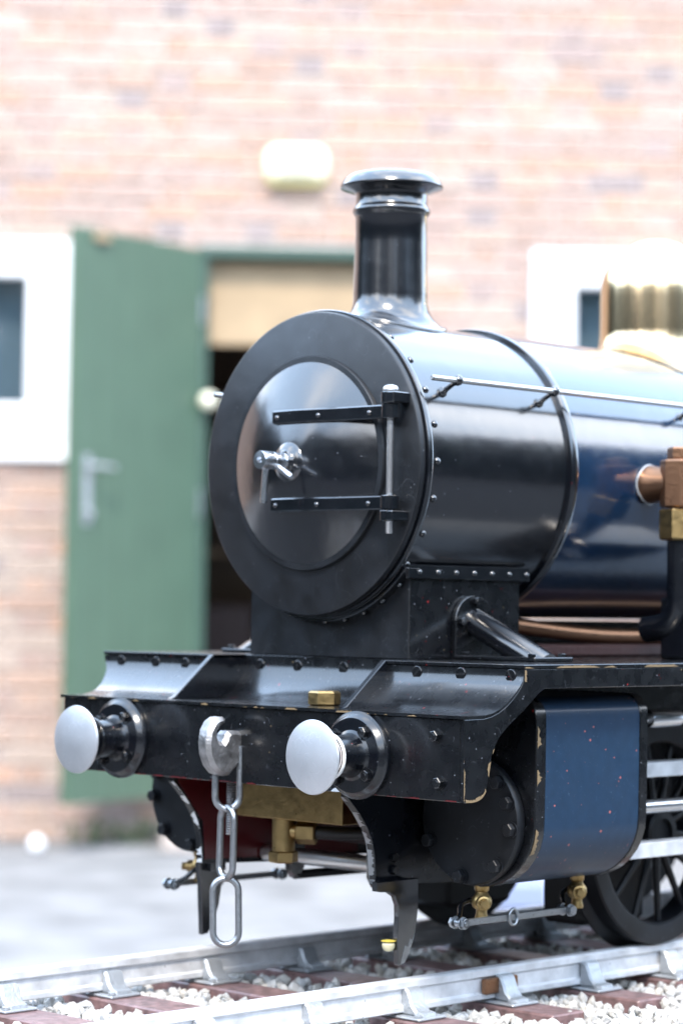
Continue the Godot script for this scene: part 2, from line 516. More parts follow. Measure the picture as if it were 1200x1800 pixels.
	M.brick_many = tri_map(mat(Color(1, 1, 1), 0.9), 5.0, null, null, grain, 0.25)
	M.brick_many.vertex_color_use_as_albedo = true
	M.tones = tones

# ---------------------------------------------------------------- the scene
func _ready() -> void:
	rng.seed = 7
	var cam := Camera3D.new()
	cam.name = "camera"
	var lens := CameraAttributesPhysical.new()
	lens.frustum_focal_length = 56.34       # 24 mm high film: 24.05 degrees high
	lens.frustum_focus_distance = 1.485
	lens.frustum_near = 0.05
	lens.frustum_far = 200.0
	lens.exposure_aperture = 4.4
	cam.attributes = lens
	cam.fov = 24.05
	cam.near = 0.05
	cam.far = 200.0
	add_child(cam)
	var yaw := deg_to_rad(44.864)
	var pitch := deg_to_rad(2.318)
	var fw := Vector3(-sin(yaw) * cos(pitch), sin(pitch), -cos(yaw) * cos(pitch))
	var rt := Vector3(cos(yaw), 0, -sin(yaw))
	var up := rt.cross(fw)
	var roll := deg_to_rad(0.752)
	cam.transform = Transform3D(Basis(rt * cos(roll) + up * sin(roll), up * cos(roll) - rt * sin(roll), -fw), Vector3(1.1797, 0.2403, 1.0879))
	cam.current = true

	var we := WorldEnvironment.new()
	var e := Environment.new()
	e.background_mode = Environment.BG_SKY
	var sky := Sky.new()
	var pm := PanoramaSkyMaterial.new()
	pm.panorama = sky_picture()
	sky.sky_material = pm
	e.sky = sky
	e.background_energy_multiplier = 1.0
	e.tonemap_mode = Environment.TONE_MAPPER_LINEAR
	e.tonemap_exposure = 2.7
	e.sdfgi_enabled = true
	e.ssao_enabled = true
	e.ssil_enabled = true
	we.environment = e
	add_child(we)

	var sun := DirectionalLight3D.new()
	sun.name = "sun"
	sun.light_energy = 0.7
	sun.light_color = Color(1.0, 0.95, 0.89)
	sun.light_angular_distance = 10.0
	sun.shadow_enabled = true
	sun.look_at_from_position(Vector3.ZERO, -Vector3(0.55, 1.0, 0.62))
	add_child(sun)

	make_materials()
	build_ground()
	build_workshop()
	build_track()
	build_locomotive()
	build_small_things()

func sky_picture() -> ImageTexture:
	var w := 768
	var h := 384
	var im := Image.create(w, h, false, Image.FORMAT_RGBF)
	var nz := FastNoiseLite.new()
	nz.seed = 5; nz.frequency = 1.15; nz.fractal_octaves = 5
	for y in h:
		var el := PI / 2 - (y + 0.5) / h * PI
		for x in w:
			var az := (x + 0.5) / w * TAU
			var d := Vector3(cos(el) * cos(az), sin(el), cos(el) * sin(az))
			var s := clampf(sin(el), 0, 1)
			var blue := Color(1.28, 1.66, 2.12).lerp(Color(1.0, 1.38, 1.98), pow(s, 0.6))
			var c := smoothstep(0.0, 0.4, nz.get_noise_3d(d.x * 1.6, d.y * 2.4, d.z * 1.6) + 0.03)
			var white := Color(2.6, 2.62, 2.7)
			im.set_pixel(x, y, blue.lerp(white, c * 0.85))
	return ImageTexture.create_from_image(im)

# ---------------------------------------------------------------- ground and track
func build_ground() -> void:
	var m := MB.new()
	m.box(Vector3(-90, GROUND - 0.3, -90), Vector3(90, GROUND, 90))
	structure("ground", m, M.ground, "pale grey yard surface in front of the brick workshop")
	# darker tarmac on the near side of the track
	var p := MB.new()
	var path := V([-23.3, 19.1, 19.3, -23.3, 45, 10, 10, 45])
	p.ext_y(path, GROUND - 0.2, GROUND + 0.004)
	structure("path", p, M.tarmac, "dark tarmac on the near side of the miniature track")
	# the hedge that the paintwork mirrors, round the near side of the yard
	var hr := RandomNumberGenerator.new()
	hr.seed = 12
	var clump := MB.new()
	for k in 70:
		var at := Vector3(hr.randf_range(-1, 1), hr.randf_range(-1, 1), hr.randf_range(-1, 1)) * 0.34
		var d := Vector3(hr.randf_range(-1, 1), hr.randf_range(-0.6, 1), hr.randf_range(-1, 1)).normalized() * 0.13
		var sd := d.cross(Vector3(hr.randf() - 0.5, hr.randf() - 0.5, hr.randf() - 0.5)).normalized() * 0.05
		clump.quad(at, at + d * 0.5 + sd, at + d, at + d * 0.5 - sd, at + Vector3(0, 0.2, 0))
	var hm := MultiMesh.new()
	hm.transform_format = MultiMesh.TRANSFORM_3D
	hm.use_colors = true
	hm.mesh = clump.commit()
	hm.instance_count = 5200
	for k in 5200:
		var a := deg_to_rad(hr.randf_range(-68, 172))
		var hgt := 4.2 + 0.5 * sin(a * 7.0) + 0.3 * sin(a * 19.0 + 1.0)
		var r := 12.0 + hr.randf_range(-0.7, 0.7)
		hm.set_instance_transform(k, Transform3D(Basis.from_euler(Vector3(hr.randf() * 6, hr.randf() * 6, hr.randf() * 6)), Vector3(r * cos(a), GROUND + hr.randf() * hgt, r * sin(a))))
		var g := hr.randf_range(0.7, 1.3)
		hm.set_instance_color(k, Color(g, g, g))
	var hedge := MultiMeshInstance3D.new()
	hedge.name = "hedge"
	hedge.multimesh = hm
	hedge.material_override = M.hedge
	add_child(hedge, true)
	var hc := MB.new()
	for k in 60:
		var a0 := deg_to_rad(lerpf(-68, 172, k / 60.0))
		var a1 := deg_to_rad(lerpf(-68, 172, (k + 1) / 60.0))
		var t0 := GROUND + 3.4 + 0.5 * sin(a0 * 7.0) + 0.3 * sin(a0 * 19.0 + 1.0)
		var t1 := GROUND + 3.4 + 0.5 * sin(a1 * 7.0) + 0.3 * sin(a1 * 19.0 + 1.0)
		for r in [12.0, 12.6]:
			hc.quad(Vector3(r * cos(a0), GROUND, r * sin(a0)), Vector3(r * cos(a1), GROUND, r * sin(a1)), Vector3(r * cos(a1), t1, r * sin(a1)), Vector3(r * cos(a0), t0, r * sin(a0)), Vector3(cos(a0), 0, sin(a0)) * (1.0 if r > 12.3 else -1.0))
		hc.quad(Vector3(12.0 * cos(a0), t0, 12.0 * sin(a0)), Vector3(12.0 * cos(a1), t1, 12.0 * sin(a1)), Vector3(12.6 * cos(a1), t1, 12.6 * sin(a1)), Vector3(12.6 * cos(a0), t0, 12.6 * sin(a0)), Vector3.UP)
	var core := part("dense_twigs", hc, M.hedge, hedge)
	core.set_meta("kind", "stuff")
	tag(hedge, "dark green hedge round the near side of the yard", "hedge", "", "stuff")
	var b := MB.new()
	b.box(Vector3(-0.30, -0.075, -1.6), Vector3(0.48, -0.043, 0.75), 0.002)
	b.box(Vector3(-0.26, -0.16, -1.58), Vector3(-0.2, -0.0755, 0.73), 0.002)
	b.box(Vector3(0.36, -0.16, -1.58), Vector3(0.42, -0.0755, 0.73), 0.002)
	for z in [-1.3, -0.45, 0.4]:
		b.box(Vector3(-0.28, GROUND, z), Vector3(-0.18, -0.1605, z + 0.1), 0.003)
		b.box(Vector3(0.34, GROUND, z), Vector3(0.44, -0.1605, z + 0.1), 0.003)
	structure("track_bed", b, M.bed, "raised bed that carries the miniature track and its white ballast")

func stone_mesh() -> ArrayMesh:
	var m := MB.new()
	var r := RandomNumberGenerator.new()
	r.seed = 3
	var pts := []
	for i in 5:
		var row := []
		for k in 7:
			var t := PI * i / 4.0
			var a := TAU * (k + 0.5 * (i % 2)) / 7
			var d := 1.0 + (r.randf_range(-0.28, 0.22) if i > 0 and i < 4 else 0.0)
			row.append(Vector3(sin(t) * cos(a) * d, cos(t) * 0.82, sin(t) * sin(a) * d))
		pts.append(row)
	for i in 4:
		for k in 7:
			var l := (k + 1) % 7
			m.flat(pts[i][k], pts[i][l], pts[i + 1][l], pts[i][k] + pts[i + 1][l])
			m.flat(pts[i][k], pts[i + 1][l], pts[i + 1][k], pts[i][k] + pts[i + 1][l])
	return m.commit()

func build_track() -> void:
	# rails
	var prof_rail := V([0.0935, 0, 0.1012, 0, 0.1024, -0.0012, 0.1024, -0.0052, 0.1008, -0.0064, 0.1003, -0.0070, 0.1003, -0.0156, 0.1024, -0.0170, 0.1024, -0.0200, 0.1016, -0.0208, 0.0930, -0.0208, 0.0922, -0.02, 0.0922, -0.017, 0.0942, -0.0156, 0.0942, -0.007, 0.0922, -0.0055, 0.0922, -0.0012])
	for s in [1, -1]:
		var m := MB.new()
		var p := prof_rail.duplicate()
		if s < 0:
			for i in p.size():
				p[i].x = -p[i].x
		m.extrude(p, -1.55, 0.7, 0.0003)
		var o := part("rail", m, M.rail, self)
		tag(o, "bright aluminium rail under the near wheel, in front of the cylinders" if s > 0 else "grey rail on the far side, partly shaded under the locomotive", "rail", "rails of the miniature track")
	# sleepers, each with its two chairs
	var sm := MB.new()
	sm.box(Vector3(-0.16, -0.022, -0.0165), Vector3(0.16, 0, 0.0165), 0.0012)
	var sleeper_mesh := sm.commit()
	var base := MB.new()
	base.box(Vector3(-0.0235, 0.0002, -0.0135), Vector3(0.0255, 0.0022, 0.0135), 0.0008)
	var jaw_out := MB.new()
	jaw_out.extrude(V([0.0026, 0.002, 0.0026, 0.0192, 0.0064, 0.0196, 0.0088, 0.018, 0.0108, 0.0135, 0.0128, 0.0085, 0.0165, 0.0052, 0.0215, 0.0045, 0.0222, 0.002]), -0.0072, 0.0072, 0.0013)
	var jaw_in := MB.new()
	jaw_in.extrude(V([-0.0056, 0.002, -0.0056, 0.0165, -0.0085, 0.0168, -0.0108, 0.0150, -0.0128, 0.0095, -0.016, 0.0060, -0.0205, 0.0045, -0.0212, 0.002]), -0.0078, 0.0078, 0.0015)
	var bm := base.commit()
	var jo := jaw_out.commit()
	var ji := jaw_in.commit()
	var chair_bolt := bolt_mesh(0.0026, 0.0022)
	var proto: Node3D = null
	var keym := MB.new()
	keym.box(Vector3(-0.0026, -0.0052, -0.0165), Vector3(0.0026, 0.0052, 0.0165), 0.001)
	var key_mesh := keym.commit()
	var order := ["first", "second", "third", "fourth", "fifth"]
	var names_ := {}
	for k in range(-15, 9):
		var z := -0.155 + 0.0905 * k
		var o: Node3D
		if proto == null:
			o = thing("sleeper", "", "sleeper", Vector3.ZERO, 0, "sleepers of the miniature track")
			part("tie", sleeper_mesh, M.sleeper, o)
			for s in [1, -1]:
				var c := part("rail_chair", bm, M.chair, o)
				c.position = Vector3(s * 0.0973, 0, 0)
				if s < 0: c.rotation.y = PI
				var a := part("outer_jaw", jo, M.chair, c)
				a.position = Vector3(0.0005, 0, 0)
				var b := part("inner_jaw", ji, M.chair, c)
				b.position = Vector3(-0.0001, 0, 0)
				for q in [[0.0205, 0.0092], [-0.019, -0.0098]]:
					part("bolt", chair_bolt, M.chair, c).position = Vector3(q[0], 0.0022, q[1])
			proto = o
		else:
			o = proto.duplicate()
			o.name = numbered("sleeper", self)
			add_child(o, true)
		o.position = Vector3(rng.randf_range(-0.002, 0.002), -0.0242, z)
		o.rotation.y = rng.randf_range(-0.008, 0.008)
		var lab := "reddish brown sleeper of the miniature track beyond the photographed stretch"
		if k == 0:
			lab = "reddish brown sleeper whose near chair holds the copper coloured key"
		elif k > 0 and k < 5:
			lab = "reddish brown sleeper, %s in front of the one with the copper coloured key" % order[k - 1]
		elif k < 0 and k > -6:
			lab = "reddish brown sleeper, %s behind the one with the copper coloured key" % order[-k - 1]
		tag(o, lab, "sleeper", "sleepers of the miniature track")
	# the one key that shows
	var key := part("rail_key", key_mesh, M.copper, self)
	key.position = Vector3(0.1034, -0.0118, -0.151)
	tag(key, "copper coloured wedge driven between the near rail and its chair", "wedge")
	# ballast
	var mm := MultiMesh.new()
	mm.transform_format = MultiMesh.TRANSFORM_3D
	mm.use_colors = true
	mm.mesh = stone_mesh()
	var xs := []
	var cols := []
	var z := -1.5
	while z < 0.72:
		var x := -0.205
		while x < 0.45:
			var px := x + rng.randf_range(-0.004, 0.004)
			var pz := z + rng.randf_range(-0.004, 0.004)
			x += 0.0069
			var near_sleeper := absf(fposmod(pz + 0.155 + 0.04525, 0.0905) - 0.04525) < 0.0205 and absf(px) < 0.164
			if near_sleeper and rng.randf() < 0.97:
				continue
			var r := rng.randf_range(0.0030, 0.0054)
			for layer in 2:
				if layer == 1 and rng.randf() < 0.35:
					continue
				var y := -0.0352 + layer * 0.0062 + rng.randf_range(-0.002, 0.0022)
				if absf(absf(px) - 0.0973) < 0.007: y = minf(y, -0.030)
				var b := Basis.from_euler(Vector3(rng.randf() * TAU, rng.randf() * TAU, rng.randf() * TAU)).scaled_local(Vector3(r * rng.randf_range(0.8, 1.3), r * rng.randf_range(0.7, 1.0), r * rng.randf_range(0.8, 1.2)))
				xs.append(Transform3D(b, Vector3(px + layer * 0.003, y, pz + layer * 0.003)))
				var g := rng.randf_range(0.30, 0.50)
				var wm := rng.randf()
				cols.append(Color(g, g * lerpf(0.99, 0.93, wm), g * lerpf(0.97, 0.82, wm)))
		z += 0.0069
	mm.instance_count = xs.size()
	for i in xs.size():
		mm.set_instance_transform(i, xs[i])
		mm.set_instance_color(i, cols[i])
	var bal := MultiMeshInstance3D.new()
	bal.name = "ballast"
	bal.multimesh = mm
	bal.material_override = M.stone
	add_child(bal, true)
	tag(bal, "loose white limestone ballast chips between the sleepers", "ballast", "", "stuff")

# ---------------------------------------------------------------- workshop behind
func build_workshop() -> void:
	# local frame: x to the right along the wall, z towards the camera
	var turn := deg_to_rad(47.464)
	var o := thing("brick_workshop", "brick workshop with white windows and an open green door", "building", Vector3(-4.9575, 0, -5.0785), turn)
	var xw := [[-1.78, -0.985, 0.787, 1.557], [0.684, 1.5, 0.787, 1.557]]     # windows: x0 x1 y0 y1
	var dx0 := -0.522
	var dx1 := 0.19
	var dy1 := 1.515
	var dy0 := -0.438
	# the mortar core, 0.25 thick behind the brick faces
	var m := MB.new()
	var z0 := -0.25
	var z1 := -0.008
	var ys := 3.6
	m.box(Vector3(-13, dy1, z0), Vector3(6, ys, z1)) # above door, windows are lower than dy1+0.042
	m.box(Vector3(-13, GROUND - 0.1, z0), Vector3(-1.78, dy1, z1))
	m.box(Vector3(-1.78, GROUND - 0.1, z0), Vector3(-0.985, 0.787, z1))
	m.box(Vector3(-0.985, GROUND - 0.1, z0), Vector3(dx0, dy1, z1))
	m.box(Vector3(dx0, GROUND - 0.1, z0), Vector3(dx1, dy0, z1))
	m.box(Vector3(dx1, GROUND - 0.1, z0), Vector3(0.684, dy1, z1))
	m.box(Vector3(0.684, GROUND - 0.1, z0), Vector3(1.5, 0.787, z1))
	m.box(Vector3(1.5, GROUND - 0.1, z0), Vector3(6, dy1, z1))
	var wall := part("wall", m, M.mortar, o)
	# bricks, bonded in alternating long and short faces
	var brick := []
	var pitch := 0.068
	var row := 0
	var y := GROUND + 0.004
	while y < ys - 0.07:
		var x := -12.8 + (0.0 if row % 2 == 0 else -0.157) + rng.randf_range(-0.01, 0.01)
		var long := true
		while x < 5.7:
			var l := 0.204 if long else 0.097
			brick.append([x, y, l])
			x += l + 0.0105
			long = not long
		y += pitch
		row += 1
	var kept := []
	for b in brick:
		var segs := [[b[0], b[0] + b[2]]]
		for q in xw + [[dx0, dx1, dy0, dy1 + 0.035]]:
			if b[1] + 0.058 > q[2] and b[1] < q[3]:
				var nx := []
				for s in segs:
					if s[1] <= q[0] or s[0] >= q[1]:
						nx.append(s)
					else:
						if s[0] < q[0] - 0.02: nx.append([s[0], q[0] - 0.004])
						if s[1] > q[1] + 0.02: nx.append([q[1] + 0.004, s[1]])
				segs = nx
		for s in segs:
			kept.append([s[0], b[1], s[1] - s[0]])
	var show := []
	for i in kept.size():
		var b = kept[i]
		if b[2] > 0.09 and b[0] > -1.36 and b[0] + b[2] < 1.36 and b[1] < 2.5:
			var hidden: bool = b[0] > -0.45 and b[1] < 1.15
			show.append([(0.0 if b[2] > 0.15 else 1.0) + (5.0 if hidden else 0.0) + rng.randf() * 0.5, i])
	show.sort()
	var single := {}
	for k in mini(298, show.size()):
		single[show[k][1]] = true
	var shared := {}
	var rest := []
	var restc := []
	for i in kept.size():
		var b = kept[i]
		var header: bool = b[2] < 0.12
		var tone := rng.randi() % 10
		if not header and (tone == 6 or tone == 3) and rng.randf() < 0.75: tone = [0, 1, 4, 7, 8][rng.randi() % 5]
		if header and rng.randf() < 0.10: tone = [6, 3][rng.randi() % 2]
		var zz := rng.randf_range(-0.002, 0.002)
		if single.has(i):
			var key := int(round(b[2] * 200))
			if not shared.has(key):
				var bmesh := MB.new()
				bmesh.box(Vector3(0, 0, -0.02), Vector3(key / 200.0, 0.0575, 0.0), 0.003)
				shared[key] = bmesh.commit()
			var p := part("brick", shared[key], M.bricks[tone], wall)
			p.position = Vector3(b[0], b[1], zz)
			p.scale = Vector3(b[2] / (key / 200.0), 1, 1)
		else:
			rest.append(Transform3D(Basis.from_scale(Vector3(b[2], 0.0575, 0.02)), Vector3(b[0] + b[2] / 2, b[1] + 0.0287, zz - 0.01)))
			var t = M.tones[tone]
			var k := rng.randf_range(0.9, 1.1)
			restc.append(Color(t[0] * k, t[1] * k, t[2] * k))
	var mm := MultiMesh.new()
	mm.transform_format = MultiMesh.TRANSFORM_3D
	mm.use_colors = true
	var unit := MB.new()
	unit.box(Vector3(-0.5, -0.5, -0.5), Vector3(0.5, 0.5, 0.5), 0.03)
	mm.mesh = unit.commit()
	mm.instance_count = rest.size()
	for i in rest.size():
		mm.set_instance_transform(i, rest[i])
		mm.set_instance_color(i, restc[i])
	var mi := MultiMeshInstance3D.new()
	mi.name = "more_bricks"
	mi.multimesh = mm
	mi.material_override = M.brick_many
	mi.set_meta("kind", "stuff")
	wall.add_child(mi)
	# windows: wide white frame, opening light, dark glass
	for q in xw:
		var f := MB.new()
		var fw := 0.105
		var ring := [[q[0], q[2], q[1], q[2] + fw + 0.02], [q[0], q[3] - fw + 0.03, q[1], q[3]], [q[0], q[2] + fw + 0.02, q[0] + fw, q[3] - fw + 0.03], [q[1] - fw, q[2] + fw + 0.02, q[1], q[3] - fw + 0.03]]
		for g in ring:
			f.box(Vector3(g[0] + 0.002, g[1], -0.07), Vector3(g[2] - 0.002, g[3], 0.012), 0.006)
		var win := part("window", f, M.upvc, o)
		var f2 := MB.new()
		var c := [q[0] + fw, q[1] - fw, q[2] + fw + 0.02, q[3] - fw + 0.03]
		var w2 := 0.055
		for g in [[c[0], c[2], c[1], c[2] + w2], [c[0], c[3] - w2, c[1], c[3]], [c[0], c[2] + w2, c[0] + w2, c[3] - w2], [c[1] - w2, c[2] + w2, c[1], c[3] - w2]]:
			f2.box(Vector3(g[0], g[1], -0.06), Vector3(g[2], g[3], -0.004), 0.008)
		part("sash", f2, M.upvc, win)
		var pn := MB.new()
		pn.box(Vector3(c[0] + w2, c[2] + w2, -0.034), Vector3(c[1] - w2, c[3] - w2, -0.030))
		part("pane", pn, M.pane, win)
		var bl := MB.new()
		bl.box(Vector3(c[0] + 0.01, c[2] + 0.01, -0.15), Vector3(c[1] - 0.01, c[3] - 0.01, -0.14))
		part("blind", bl, M.blind, win)
		var sl := MB.new()
		sl.box(Vector3(q[0] - 0.03, q[2] - 0.028, -0.05), Vector3(q[1] + 0.03, q[2] - 0.001, 0.03), 0.005)
		part("sill", sl, M.upvc, win)
	# door frame
	var df := MB.new()
	df.box(Vector3(dx0 - 0.004, dy1 - 0.002, -0.14), Vector3(dx1 + 0.004, dy1 + 0.036, 0.004), 0.003)
	df.box(Vector3(dx0 - 0.004, dy0, -0.14), Vector3(dx0 + 0.03, dy1 - 0.0025, -0.005), 0.003)
	df.box(Vector3(dx1 - 0.03, dy0, -0.14), Vector3(dx1 + 0.004, dy1 - 0.0025, -0.005), 0.003)
	part("door_frame", df, M.frame_green, o)
	var kb := MB.new()
	kb.lathe(prof([0, 0, 0.012, 0, 0.014, 0.012, 0.026, 0.022, 0.031, 0.034, 0.026, 0.046, 0, 0.052]), 20, along(Vector3(0, 0, 1), Vector3(-0.487, 0.985, 0.005)), 60)
	part("knob", kb, M.lampshell, o)
	# boarded panel in the top of the doorway
	var hp := MB.new()
	hp.box(Vector3(dx0 + 0.031, 1.2, -0.09), Vector3(dx1 - 0.031, dy1 - 0.004, -0.075), 0.002)
	part("header_board", hp, M.ply, o)
	# the room behind
	var rm := MB.new()
	rm.box(Vector3(-2.4, GROUND, -2.6), Vector3(2.4, 2.4, -2.55))
	rm.box(Vector3(-2.4, GROUND, -2.549), Vector3(-2.35, 2.4, -0.252))
	rm.box(Vector3(2.35, GROUND, -2.549), Vector3(2.4, 2.4, -0.252))
	rm.box(Vector3(-2.4, 2.401, -2.6), Vector3(2.4, 2.45, -0.252))
	rm.box(Vector3(-2.349, GROUND, -2.549), Vector3(2.349, dy0, -0.252))
	part("inner_walls", rm, M.inner, o)
	var st := MB.new()
	st.box(Vector3(dx0 - 0.1, GROUND, 0.001), Vector3(dx1 + 0.1, GROUND + 0.085, 0.34), 0.008)
	part("doorstep", st, M.mortar, o)
	# roof above the frame
	var rf := MB.new()
	rf.box(Vector3(-13.2, ys + 0.001, -3.2), Vector3(6.2, ys + 0.12, 0.25), 0.01)
	part("roof", rf, M.frame_green, o)
	# open door leaf: boards on a frame, hinged at the left jamb
	var h := dy1 - dy0 + 0.018
	var hinge := Vector3(dx0 + 0.002, dy0 + 0.005, 0.006)
	var dirv := Vector3(-0.412, 0, 0.50).normalized()
	var leaf := MB.new()
	var len := 0.65
	leaf.box(Vector3(0, 0, 0.012), Vector3(len, h, 0.04), 0.002)
	var d := part("door", leaf, M.door, o, "green boarded door leaf standing open")
	d.transform = Transform3D(Basis(dirv, Vector3.UP, dirv.cross(Vector3.UP)), hinge)
	for i in 6:
		var pl := MB.new()
		var wv := len / 6.0
		pl.box(Vector3(i * wv + 0.001, 0.002, -0.004), Vector3((i + 1) * wv - 0.001, h - 0.002, 0.0119), 0.0015)
		part("plank", pl, M.door, d)
	var hd := MB.new()
	hd.box(Vector3(len - 0.078, 0.95, -0.010), Vector3(len - 0.042, 1.19, -0.0045), 0.003)
	hd.tube([Vector3(len - 0.06, 1.15, -0.012), Vector3(len - 0.06, 1.15, -0.055), Vector3(len - 0.075, 1.15, -0.06), Vector3(len - 0.14, 1.148, -0.06)], 0.008, 10)
	hd.lathe(prof([0, 0, 0.017, 0, 0.017, 0.012, 0, 0.014]), 14, along(Vector3(0, 0, -1), Vector3(len - 0.06, 0.99, -0.012)))
	part("handle", hd, M.chair, d)
	var ct := MB.new()
	ct.box(Vector3(len - 0.15, h - 0.045, -0.022), Vector3(len - 0.07, h - 0.015, -0.0045), 0.006)
	part("latch", ct, M.ply, d)
	for yy in [0.25, 1.0, 1.7]:
		var hg := MB.new()
		hg.tube([Vector3(-0.004, yy, -0.006), Vector3(-0.004, yy + 0.1, -0.006)], 0.008, 10)
		part("hinge", hg, M.zinc, d)
	# bulkhead lamp on the wall
	var lamp := thing("wall_lamp", "white oval bulkhead lamp on the brick wall above the doorway", "lamp", o.transform * Vector3(-0.182, 1.85, 0.0), turn)
	var bs := MB.new()
	bs.extrude(round_rect(0.112, 0.066, 0.044), 0.003, 0.045, 0.004, Transform3D(Basis.IDENTITY, Vector3(0, -0.012, 0)))
	part("lamp_base", bs, M.lampbase, lamp)
	var rows := []
	for i in 9:
		var t := PI / 2 * i / 8.0
		var rr := round_rect(0.116 * maxf(cos(t), 0.02), 0.067 * maxf(cos(t), 0.02), 0.045 * maxf(cos(t), 0.02))
		var r := []
		for p in rr:
			r.append(Vector3(p.x, p.y, 0.03 + 0.055 * sin(t)))
		r.append(r[0])
		rows.append(r)
	var dm := MB.new()
	dm.grid(rows, func(p): return p - Vector3(0, 0, 0.01))
	part("diffuser", dm, M.lampshell, lamp)

func round_rect(hx: float, hy: float, r: float) -> PackedVector2Array:
	var p := PackedVector2Array()
	for c in [[1, 1, 0], [-1, 1, 1], [-1, -1, 2], [1, -1, 3]]:
		for k in 7:
			var t: float = (c[2] + k / 6.0) * PI / 2
			p.append(Vector2(c[0] * (hx - r) + r * cos(t), c[1] * (hy - r) + r * sin(t)))
	return p

# ---------------------------------------------------------------- the locomotive
func build_locomotive() -> void:
	var L := thing("steam_locomotive", "black and dark blue miniature steam locomotive standing on the track", "locomotive")
	loco_frames(L)
	loco_footplate(L)
	loco_buffers(L)
	loco_smokebox(L)
	loco_chimney(L)
	loco_boiler(L)
	loco_cylinders(L)
	loco_wheels(L)
	loco_below(L)

const AX_Z := Basis(Vector3(1, 0, 0), Vector3(0, 0, 1), Vector3(0, -1, 0))     # local y -> world z

func zx(at: Vector3) -> Transform3D:      # local y along +z
	return Transform3D(AX_Z, at)

func xx(at: Vector3, s := 1.0) -> Transform3D:   # local y along +-x
	return along(Vector3(s, 0, 0), at)

func loco_frames(L: Node3D) -> void:
	var poly := V([-0.088, 0.2042, -0.088, 0.1738, -0.018, 0.1738, -0.018, 0.1195, -0.0225, 0.1150, -0.0300, 0.1075, -0.0370, 0.0985, -0.0415, 0.0900, -0.0440, 0.0800, -0.0450, 0.0700, -0.0454, 0.0610, -0.16, 0.0560, -0.20, 0.0575, -1.1, 0.0575, -1.1, 0.2042])
	for s in [1, -1]:
		var m := MB.new()
		var a := 0.0815
		m.ext_x(poly, minf(s * a, s * (a + 0.006)), maxf(s * a, s * (a + 0.006)), 0.0004)
		var f := part("frame_plate", m, M.gloss, L)
		# paint worn to grey along the front edge
		var g := MB.new()
		var fg := V([-0.0358, 0.0645, -0.0358, 0.0585, -0.0395, 0.0578, -0.0475, 0.0572, -0.0535, 0.0540, -0.0563, 0.0480, -0.0567, 0.0400, -0.0559, 0.0300, -0.0563, 0.0200, -0.0571, 0.0095, -0.0579, 0.0090, -0.0630, 0.0098, -0.0690, 0.0185, -0.0733, 0.0300, -0.0753, 0.0420, -0.0755, 0.0645])
		var x0 := 0.0932
		if s < 0:
			fg = V([-0.0530, 0.0600, -0.0538, 0.0520, -0.0556, 0.0440, -0.0562, 0.0300, -0.0570, 0.0200, -0.0575, 0.0095, -0.0582, 0.0090, -0.0630, 0.0098, -0.0690, 0.0185, -0.0733, 0.0300, -0.0753, 0.0420, -0.0755, 0.0600])
		g.ext_x(fg, minf(s * x0, s * (x0 + 0.0045)), maxf(s * x0, s * (x0 + 0.0045)), 0.0005)
		g.ext_x(V([-0.0465, 0.0640, -0.0465, 0.0590, -0.0740, 0.0575, -0.0740, 0.0640]) if s > 0 else V([-0.060, 0.0600, -0.060, 0.0540, -0.0740, 0.0540, -0.0740, 0.0600]), minf(s * 0.0876, s * 0.0931), maxf(s * 0.0876, s * 0.0931), 0.0004)
		var gi := part("guard_iron", g, M.black, f)
		if s > 0:
			var tip := MB.new()
			var tp := V([-0.0589, 0.0096, -0.0628, 0.0104, -0.0685, 0.0188, -0.0721, 0.0280, -0.0703, 0.0245, -0.0680, 0.0255, -0.0660, 0.0205, -0.0630, 0.0215, -0.0610, 0.0150])
			tip.ext_x(tp, x0 + 0.0045, x0 + 0.0047)
			part("bare_metal_patch", tip, M.zinc, f)
		else:
			pass
		var e0 := smooth([Vector3(s * a, 0.1195, -0.018), Vector3(s * a, 0.1075, -0.030), Vector3(s * a, 0.090, -0.0415), Vector3(s * a, 0.0700, -0.0450), Vector3(s * a, 0.0612, -0.0454)], 8)
		chips("worn_edge", f, e0, Vector3(s, 0, 0), Vector3(0, -0.35, 0.94), 0.0058, 0.62, 31 + s, M.whitepaint if s < 0 else M.zinc)
		var bm := bolt_mesh(0.0032, 0.0026)
		for q in [[-0.062, 0.078], [-0.062, 0.07]]:
			at_mesh("bolt", bm, M.worn, f, xx(Vector3(s * 0.0876, q[1], q[0]), s))
	# red inner faces and stretcher
	var r := MB.new()
	r.ext_x(V([-0.09, 0.203, -0.09, 0.173, -0.022, 0.173, -0.022, 0.119, -0.033, 0.106, -0.046, 0.09, -0.048, 0.064, -0.2, 0.06, -0.2, 0.203]), -0.0814, -0.0808)
	part("red_inner_face", r, M.red, L)
	var r2 := MB.new()
	r2.ext_x(V([-0.09, 0.203, -0.09, 0.173, -0.05, 0.173, -0.05, 0.1, -0.052, 0.066, -0.2, 0.06, -0.2, 0.203]), 0.0808, 0.0814)
	part("red_inner_face", r2, M.red, L)
	var st := MB.new()
	st.box(Vector3(-0.08, 0.078, -0.126), Vector3(0.08, 0.203, -0.121), 0.0006)
	st.box(Vector3(-0.08, 0.076, -0.28), Vector3(0.08, 0.079, -0.1265), 0.0006)
	part("stretcher", st, M.redoxide, L)
	var st2 := MB.new()
	st2.box(Vector3(-0.078, 0.0935, -0.098), Vector3(0.078, 0.0965, -0.085), 0.0006)
	part("stretcher", st2, M.dark, L)

